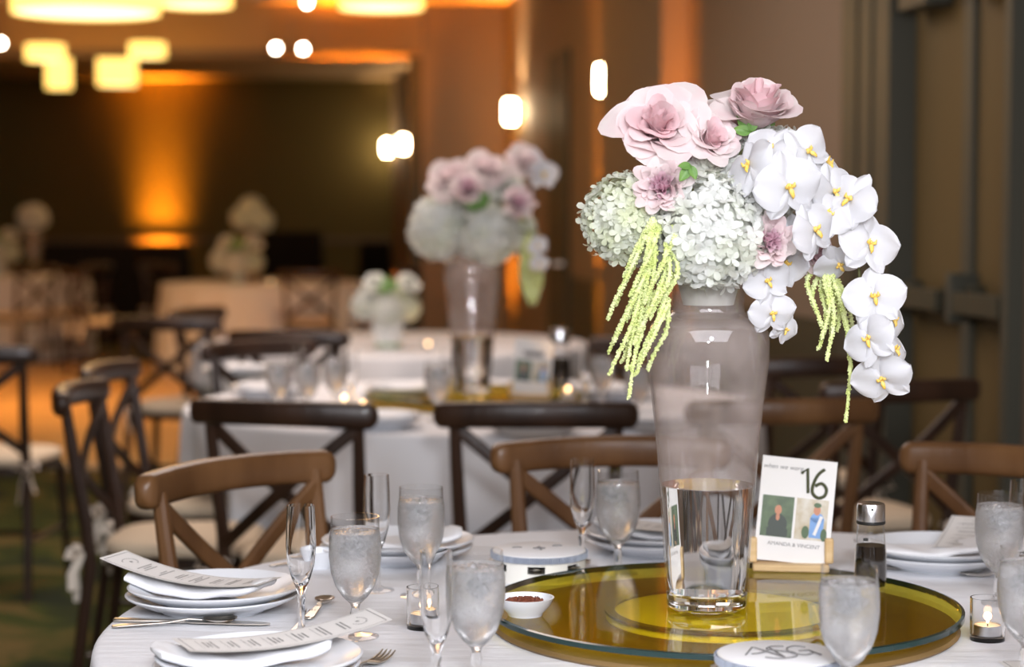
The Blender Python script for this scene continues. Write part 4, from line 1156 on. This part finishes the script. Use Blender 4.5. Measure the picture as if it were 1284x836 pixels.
# hydrangeas
for k, (px, py, dy, lab, s_) in enumerate(((784, 272, -.02, 'white hydrangea at the left side of the large bouquet', 1.02), (891, 288, -.06, 'large white hydrangea at the front centre of the large bouquet', 1.18),
                            (935, 240, .0, 'white hydrangea tucked behind the orchids of the large bouquet', .95), (850, 300, .07, 'white hydrangea at the back of the large bouquet', .95), (880, 222, .02, 'white hydrangea under the top roses of the large bouquet', 1.0), (970, 215, .03, 'white hydrangea behind the upper orchid blossoms', 1.0))):
    p = B(px, py, dy); hydrangea(1 if k == 0 else 0, p, outd(p, D1, .5), D1, lab, s_)
rs = [('open', 824, 158, -.035, (-.10, -1, .62), 'big open pink rose at the top left of the large bouquet', 1.08),
      ('mid', 892, 174, -.045, (.35, -.75, .50), 'pink rose beside the top left one in the large bouquet', .84),
      ('cup', 950, 140, -.01, (.05, -.55, 1), 'pink rose standing highest at the top of the large bouquet', 1.12),
      ('peony', 830, 232, -.085, (-.25, -1, .25), 'pink ruffled peony under the open rose at left', .92),
      ('peony', 966, 302, -.095, (.15, -1, .15), 'mauve pink peony among the orchids at the centre', .85),
      ('bud', 1022, 318, -.01, (.3, -.7, -.2), 'pink rose mostly hidden under the orchids', .75),
      ('mid', 905, 160, .035, (.1, -.7, .7), 'pale pink rose behind the others between the two tallest', .95),
      ('mid', 862, 214, -.02, (.1, -.8, .5), 'pale pink rose behind the leaf in the large bouquet', .75)]
for kind, px, py, dy, d, lab, s_ in rs:
    p = B(px, py, dy) - Vector(d).normalized() * .022 * s_; rose(kind, p, d, D1, lab, s_, roll=px)
# orchids
def ob(px, py, dy, d, roll, s_): return (B(px, py, dy), Vector(d), roll, s_)
o1 = B(1000, 190, -.03)
orchid_spray('long white orchid spray cascading down the right side of the large bouquet',
    [B(930, 190, -.03), B(1000, 185, -.05), B(1045, 235, -.04), B(1075, 320, -.03), B(1078, 400, -.03), B(1085, 470, -.03)],
    [ob(988, 234, -.13, (.35, -1, -.05), .25, 1.15), ob(940, 208, -.10, (-.9, -.6, .35), .6, 1.0), ob(985, 180, -.06, (.1, -.35, 1), .3, 1.05), ob(1035, 205, -.04, (.9, -.5, .5), -.6, 1.0),
     ob(1066, 250, -.07, (-.55, -.8, .35), -.5, 1.0), ob(1020, 288, -.11, (.7, -.8, .15), .45, 1.0), ob(1090, 306, -.07, (.35, -1, .25), -.2, 1.05), ob(1052, 330, -.03, (.1, -.8, -.7), .7, .85),
     ob(1097, 372, -.08, (-.15, -1, .25), .15, 1.0), ob(1118, 400, -.02, (.9, -.6, .1), -.4, .85), ob(1090, 425, -.09, (-.75, -.8, .1), .5, .95), ob(1120, 438, -.03, (.8, -.5, .3), -.3, .85), ob(1106, 474, -.07, (-.3, -.9, -.35), .35, 1.0),
     ob(1012, 190, -.085, (.5, -.9, .25), .8, .95), ob(966, 186, -.085, (-.35, -.9, .6), -.5, .9), ob(1044, 240, -.06, (.75, -.8, .0), .3, .95), ob(1078, 275, -.035, (.8, -.5, .5), .6, .9), ob(1040, 268, -.08, (.1, -1, .3), -.7, .8), ob(1000, 300, -.05, (-.2, -.9, -.4), .2, .85)],
    D1, o1)
o2 = B(950, 350, -.04)
orchid_spray('short white orchid spray hanging over the right shoulder of the large vase',
    [B(940, 345, -.06), B(948, 370, -.06), B(960, 395, -.05)],
    [ob(962, 352, -.07, (.2, -1, .1), .4, .8), ob(985, 330, -.04, (.4, -1, 0), -.3, .85), ob(968, 392, -.06, (.3, -1, -.2), .1, .80), ob(984, 412, -.03, (.6, -.7, -.3), -.4, .6)],
    D1, o2)
# amaranthus
aL = B(818, 275, -.09)
tips = [(762, 398, 4), (763, 440, 7), (764, 470, 3), (775, 425, -2), (784, 500, 2), (790, 470, 5), (800, 452, 0), (803, 420, -4), (812, 462, 6), (815, 400, -6), (825, 392, -3), (772, 380, 8), (779, 455, 9), (795, 430, -6), (786, 410, 2)]
rnd = random.Random(7)
tips = [(762, 400, 4), (763, 442, 7), (764, 470, 3), (775, 418, -2), (772, 382, 8), (779, 455, 9), (795, 432, -6), (786, 402, 2), (800, 455, 0), (803, 415, -4), (812, 464, 6), (815, 400, -6), (826, 392, -3), (790, 372, -5), (782, 348, 4), (832, 372, 2), (808, 380, -8), (770, 428, 0), (797, 470, -2), (822, 350, -6), (792, 330, 3), (835, 340, 0)]
tips = [[B(min(838, x + 34 + (x * 7 % 9)), max(285, y - 88), -.095), B(x + 24, y - 52, -.10 + d_ * .003), B(x + 9, y - 22, -.09 + d_ * .003), B(x, y, -.08 + d_ * .003)] for x, y, d_ in tips]
for sgn in (-6, 0, 6): tips.append([aL, B(815 + sgn, 330, -.10), B(803 + sgn, 400, -.09), B(788 + sgn * .5, 500 - abs(sgn) * 6, -.08)])
amaranthus('green amaranthus tassels hanging at the left of the large bouquet', aL, tips, D1, 3, .0044)
aR = B(1035, 325, -.01)
amaranthus('green amaranthus tassels hanging at the right under the orchids', aR,
    [[aR, B(1012, 350, -.01), B(1022, 385, -.01), B(1032, 412, -.01)], [aR, B(1030, 360, 0), B(1036, 400, 0), B(1026, 438, 0)], [aR, B(1040, 360, -.02), B(1046, 400, -.02), B(1036, 452, -.02)],
     [aR, B(1048, 360, -.01), B(1058, 400, -.01), B(1066, 425, -.01)], [aR, B(1050, 365, -.02), B(1062, 410, -.02), B(1066, 465, -.02), B(1060, 530, -.02)], [aR, B(1024, 350, 0), B(1018, 372, .0), B(1024, 392, 0)],
     [aR, B(1040, 350, .01), B(1040, 390, .01), B(1043, 425, .01)], [aR, B(1054, 360, .01), B(1066, 390, .01), B(1070, 430, .01)],
     [aR, B(1034, 355, -.02), B(1040, 385, -.02), B(1030, 425, -.02)], [aR, B(1044, 352, .0), B(1052, 390, .0), B(1050, 415, .0)]], D1, 4, .0050)
leaf('green leaves under the highest pink rose', B(942, 165, -.03), (0, -1, .2), .6, .7, D1)
leaf('green leaf between the left roses and the front hydrangea', B(866, 208, -.10), (.1, -1, .3), 2.5, .55, D1)
leaf('green leaves beside the left hydrangea', B(838, 232, -.04), (0, -1, 0), 1.8, .6, D1)

# second bouquet (blurred)
def B2(px, py, dy=0): return pyv(px, py, V2.y + dy)
for px, py, dy, lab, s_, k in ((552, 285, 0, 'white hydrangea at the left of the blurred tall bouquet', 1.45, 0), (612, 292, -.06, 'white hydrangea at the front of the blurred tall bouquet', 1.35, 0),
                              (648, 290, .03, 'greenish hydrangea at the right of the blurred tall bouquet', 1.1, 1), (590, 250, .06, 'white hydrangea at the top of the blurred tall bouquet', 1.4, 0)):
    p = B2(px, py, dy); hydrangea(k, p, outd(p, D2), D2, lab, s_)
wh = (M['hydr'], M['hydr']); M['pale'] = petal_mat('blush_petal', (.90, .82, .80), (.90, .78, .78), .4); pale = (M['pale'], M['rose'])
for kind, px, py, dy, lab, s_, ms in (('open', 570, 232, -.03, 'pale pink rose at the top left of the blurred tall bouquet', 1.25, pale), ('peony', 586, 240, -.12, 'pink rose facing us in the blurred tall bouquet', 1.25, None),
                             ('open', 607, 222, -.02, 'pale pink rose at the crown of the blurred tall bouquet', 1.2, pale), ('peony', 645, 258, -.10, 'pink rose right of the green leaves in the blurred bouquet', 1.25, None),
                             ('open', 655, 212, -.02, 'pale rose sticking out at the upper right of the blurred bouquet', 1.05, pale), ('mid', 630, 240, .0, 'white rose behind the blurred bouquet leaves', 1.2, wh)):
    p = B2(px, py, dy); rose(kind, p, outd(p, D2, .9), D2, lab, s_, px, ms)
orchid_spray('white orchid on the upper right of the blurred bouquet', [B2(640, 240), B2(678, 218)], [(B2(681, 218, -.05), Vector((.4, -1, .1)), 0, 1.2), (B2(668, 205, -.03), Vector((.2, -1, .3)), 1, 1.0)], D2, B2(640, 240))
a2 = B2(664, 290, -.05)
amaranthus('green amaranthus tassel trailing right of the blurred vase', a2, [[a2, B2(655 + 4 * k, 320), B2(654 + 5 * k, 350), B2(660 + 2 * k, 372 + 5 * (k % 3))] for k in range(6)], D2, 6, .008)
orchid_spray('white orchid buds over the blurred green tassel', [B2(660, 290, -.06), B2(674, 320, -.07)], [(B2(674, 308, -.1), Vector((0, -1, .2)), .5, .75), (B2(676, 330, -.1), Vector((.2, -1, -.1)), 0, .7)], D2, a2)
leaf('green leaves in the middle of the blurred tall bouquet', B2(602, 262, -.16), (0, -1, .2), .3, 1.5, D2)

# ------------------------------------------------------------------ things on the middle table
p = Vector((wx(0) * 0 + (665 - 642) / F * 6.1, 6.05, SZ))
make_card('blurred white number card with photographs on the middle table', 'wooden card holder on the middle table', (p.x, p.y, SZ), .05, '')
b = copy_tree(bot); b.location = ((702 - 642) / F * 6.25, 6.25, SZ); b.scale = (1.5,) * 3; b['label'] = 'blurred soy sauce bottle right of the middle number card'
gm = 'glasses on the middle table'
for px, y, lab in ((548, 452, 'blurred goblet before the middle vase'), (350, 450, 'blurred goblet above the left dark chair'), (385, 448, 'blurred goblet right of the one above the left dark chair'),
                   (420, 443, 'blurred goblet left of the low white bouquet on the middle table'), (755, 441, 'blurred goblet left of the hanging tassels'), (800, 452, 'blurred goblet behind the hanging tassels')):
    place(gob0, HG, px, y, lab)
for px, y, lab in ((562, 437, 'blurred flute close to the middle vase'), (372, 432, 'blurred flute between the blurred goblets at left'), (440, 438, 'blurred flute left of the middle vase'), (735, 436, 'blurred flute right of the middle number card')):
    place(flu0, HF, px, y, lab)
votive((pz(711, 498, SZ).x, 6.0, SZ), 'bright tealight right of the middle number card', 1.2)
votive(pz(455, 520, .75), 'amber tealight left of the middle vase', .6)
votive(pz(432, 512, .75), 'amber tealight near the blurred flute at left', .6)
def far_stack(px, py, lab, z=.75, nap=True):
    p = pz(px, py, z + .02)
    for k in range(2):
        o = bpy.data.objects.new('dinner_plate', plate_me); C.objects.link(o); o.location = (p.x, p.y, z + .0005 + .0115 * k)
        tag(o, 'white plate, %s of the blurred pair ' % ('upper one', 'lower one')[1 - k] + lab, 'plate')
    if nap: napkin((p.x, p.y, z + .021), px * .1, 'white napkin on the blurred plates ' + lab, bend=.012)
far_stack(470, 527, 'left of the middle goblet'); far_stack(668, 535, 'behind the centred dark chair'); far_stack(340, 490, 'above the left dark chair rail')
far_stack(770, 492, 'right of the middle vase'); far_stack(510, 490, 'beyond the middle lazy susan'); far_stack(820, 528, 'behind the large vase on the middle table')

# ------------------------------------------------------------------ low bouquets and far table dressings
def low_bouquet(loc, lab, s_, pedestal=.12):
    t = thing('bowl_vase', 'white glass bowl vase under ' + lab, 'vase', loc)
    MB().lathe([(0, 0), (.045, 0), (.05, .006), (.065, .05), (.07, pedestal), (.066, pedestal), (.06, .05), (0, .01)], 32).build('bowl', M['bloomglass'], t)
    MB().lathe([(0, .01), (.058, .02), (.066, pedestal - .01), (0, pedestal - .01)], 24).build('foam_block', M['leaf'], t)
    c = Vector(loc) + Vector((0, 0, pedestal)); rnd = random.Random(3)
    for k, (dx, dy, dz) in enumerate(((-.09, 0, .07), (.08, -.02, .06), (0, -.08, .05), (0, .05, .12))):
        p = c + Vector((dx, dy, dz)) * s_; hydrangea(k % 2, p, p - c + Vector((0, -.05, 0)), c, ('left', 'right', 'front', 'top')[k] + ' white hydrangea of ' + lab, 1.0 * s_)
    for k, (dx, dy, dz) in enumerate(((-.05, -.06, .15), (.09, -.04, .15))):
        p = c + Vector((dx, dy, dz)) * s_; rose('mid', p, p - c + Vector((0, -.1, 0)), c, ('left', 'right')[k] + ' white rose of ' + lab, .9 * s_, k, wh)
    leaf('green leaves of ' + lab, c + Vector((.02, -.11, .13)) * s_, (0, -1, .4), .4, 1.6 * s_, c)
low_bouquet(((486 - 642) / F * 8.6, 8.6, .75), 'the low white bouquet behind the middle table', 1.0, .13)
for x, lab in ((-.36, 'tealight right of the low white bouquet'), (-.82, 'tealight left of the low white bouquet')):
    votive((x, 8.55, .75), lab, .8)
far_stack(300, 466, 'on the table with the low bouquet')
low_bouquet((-4.72, 18.3, .75), 'the far bouquet at the left picture edge', 1.5, .14)
low_bouquet((-2.25, 16.4, .75), 'the low far bouquet beyond the dance floor', 1.5, .1)
v = copy_tree(vase0); v.location = (-4.50, 18.75, .75); v['label'] = 'far vase beside the left edge bouquet'
hydrangea(0, Vector((-4.50, 18.75, 1.29)), (0, -.3, 1), Vector((-4.50, 18.75, 1.22)), 'far hydrangea on the vase at the left edge', 2.0)
v = copy_tree(vase0); v.location = (-2.2, 16.9, .75); v['label'] = 'far tall vase under the amber lit flower ball'
cc = Vector((-2.2, 16.9, 1.23))
for dx, dz, lab in ((-.07, .07, 'left'), (.08, .05, 'right'), (0, .15, 'top')):
    p = cc + Vector((dx, -.02, dz)); hydrangea(1, p, (dx * 4, -.4, .8), cc, lab + ' amber lit hydrangea of the far flower ball', 1.7)
for x, y, lab in ((-1.85, 16.3, 'far tealight glowing on the tablecloth beyond the dance floor'), (-1.95, 16.1, 'second far tealight in front of the glowing one')):
    votive((x, y, .75), lab, 1.0)
# draped bar and booth far away
def drape(name, lab, x0, x1, y0, y1, h, cat):
    mb = MB(); n = 60; per = []
    L1 = x1 - x0; L2 = y1 - y0; tot = 2 * (L1 + L2); N = 160; rows = []
    for z, am in ((h, 0), (h - .02, .2), (h * .6, .7), (h * .3, 1), (0.005, 1)):
        row = []
        for i in range(N):
            s_ = tot * i / N
            if s_ < L1: p_ = Vector((x0 + s_, y0, z)); n_ = Vector((0, -1, 0))
            elif s_ < L1 + L2: p_ = Vector((x1, y0 + s_ - L1, z)); n_ = Vector((1, 0, 0))
            elif s_ < 2 * L1 + L2: p_ = Vector((x1 - (s_ - L1 - L2), y1, z)); n_ = Vector((0, 1, 0))
            else: p_ = Vector((x0, y1 - (s_ - 2 * L1 - L2), z)); n_ = Vector((-1, 0, 0))
            row.append(p_ + n_ * am * .03 * math.sin(i * 1.9))
        rows.append(row)
    vs = [p_ for r in rows for p_ in r]; fs = [(j * N + i, (j + 1) * N + i, (j + 1) * N + (i + 1) % N, j * N + (i + 1) % N) for j in range(4) for i in range(N)]; fs.append(tuple(range(N)))
    o = mb.add(vs, fs).build(name, M['drape']); tag(o, lab, cat)
drape('draped_bar', 'long dark draped bar table under the far orange uplight', -4.9, -3.35, 20.2, 20.8, 1.02, 'table')
drape('draped_booth', 'black draped booth right of the amber lit flower ball', -2.85, -2.15, 22.0, 22.6, 1.13, 'booth')
drape('draped_booth', 'small black draped stand left of the far sconces', -1.72, -1.40, 22.6, 23.0, 1.0, 'booth')

# ------------------------------------------------------------------ render settings
vs_ = sc.view_settings; vs_.view_transform = 'Standard'; vs_.look = 'None'; vs_.gamma = 1; vs_.use_curve_mapping = False; vs_.exposure = 0.0
cy = sc.cycles
cy.use_denoising = True
try: cy.denoiser = 'OPENIMAGEDENOISE'
except Exception: pass
cy.max_bounces = 14; cy.transparent_max_bounces = 40; cy.transmission_bounces = 12; cy.glossy_bounces = 5; cy.diffuse_bounces = 3
cy.sample_clamp_indirect = 6; cy.caustics_reflective = False; cy.caustics_refractive = True; cy.blur_glossy = .5
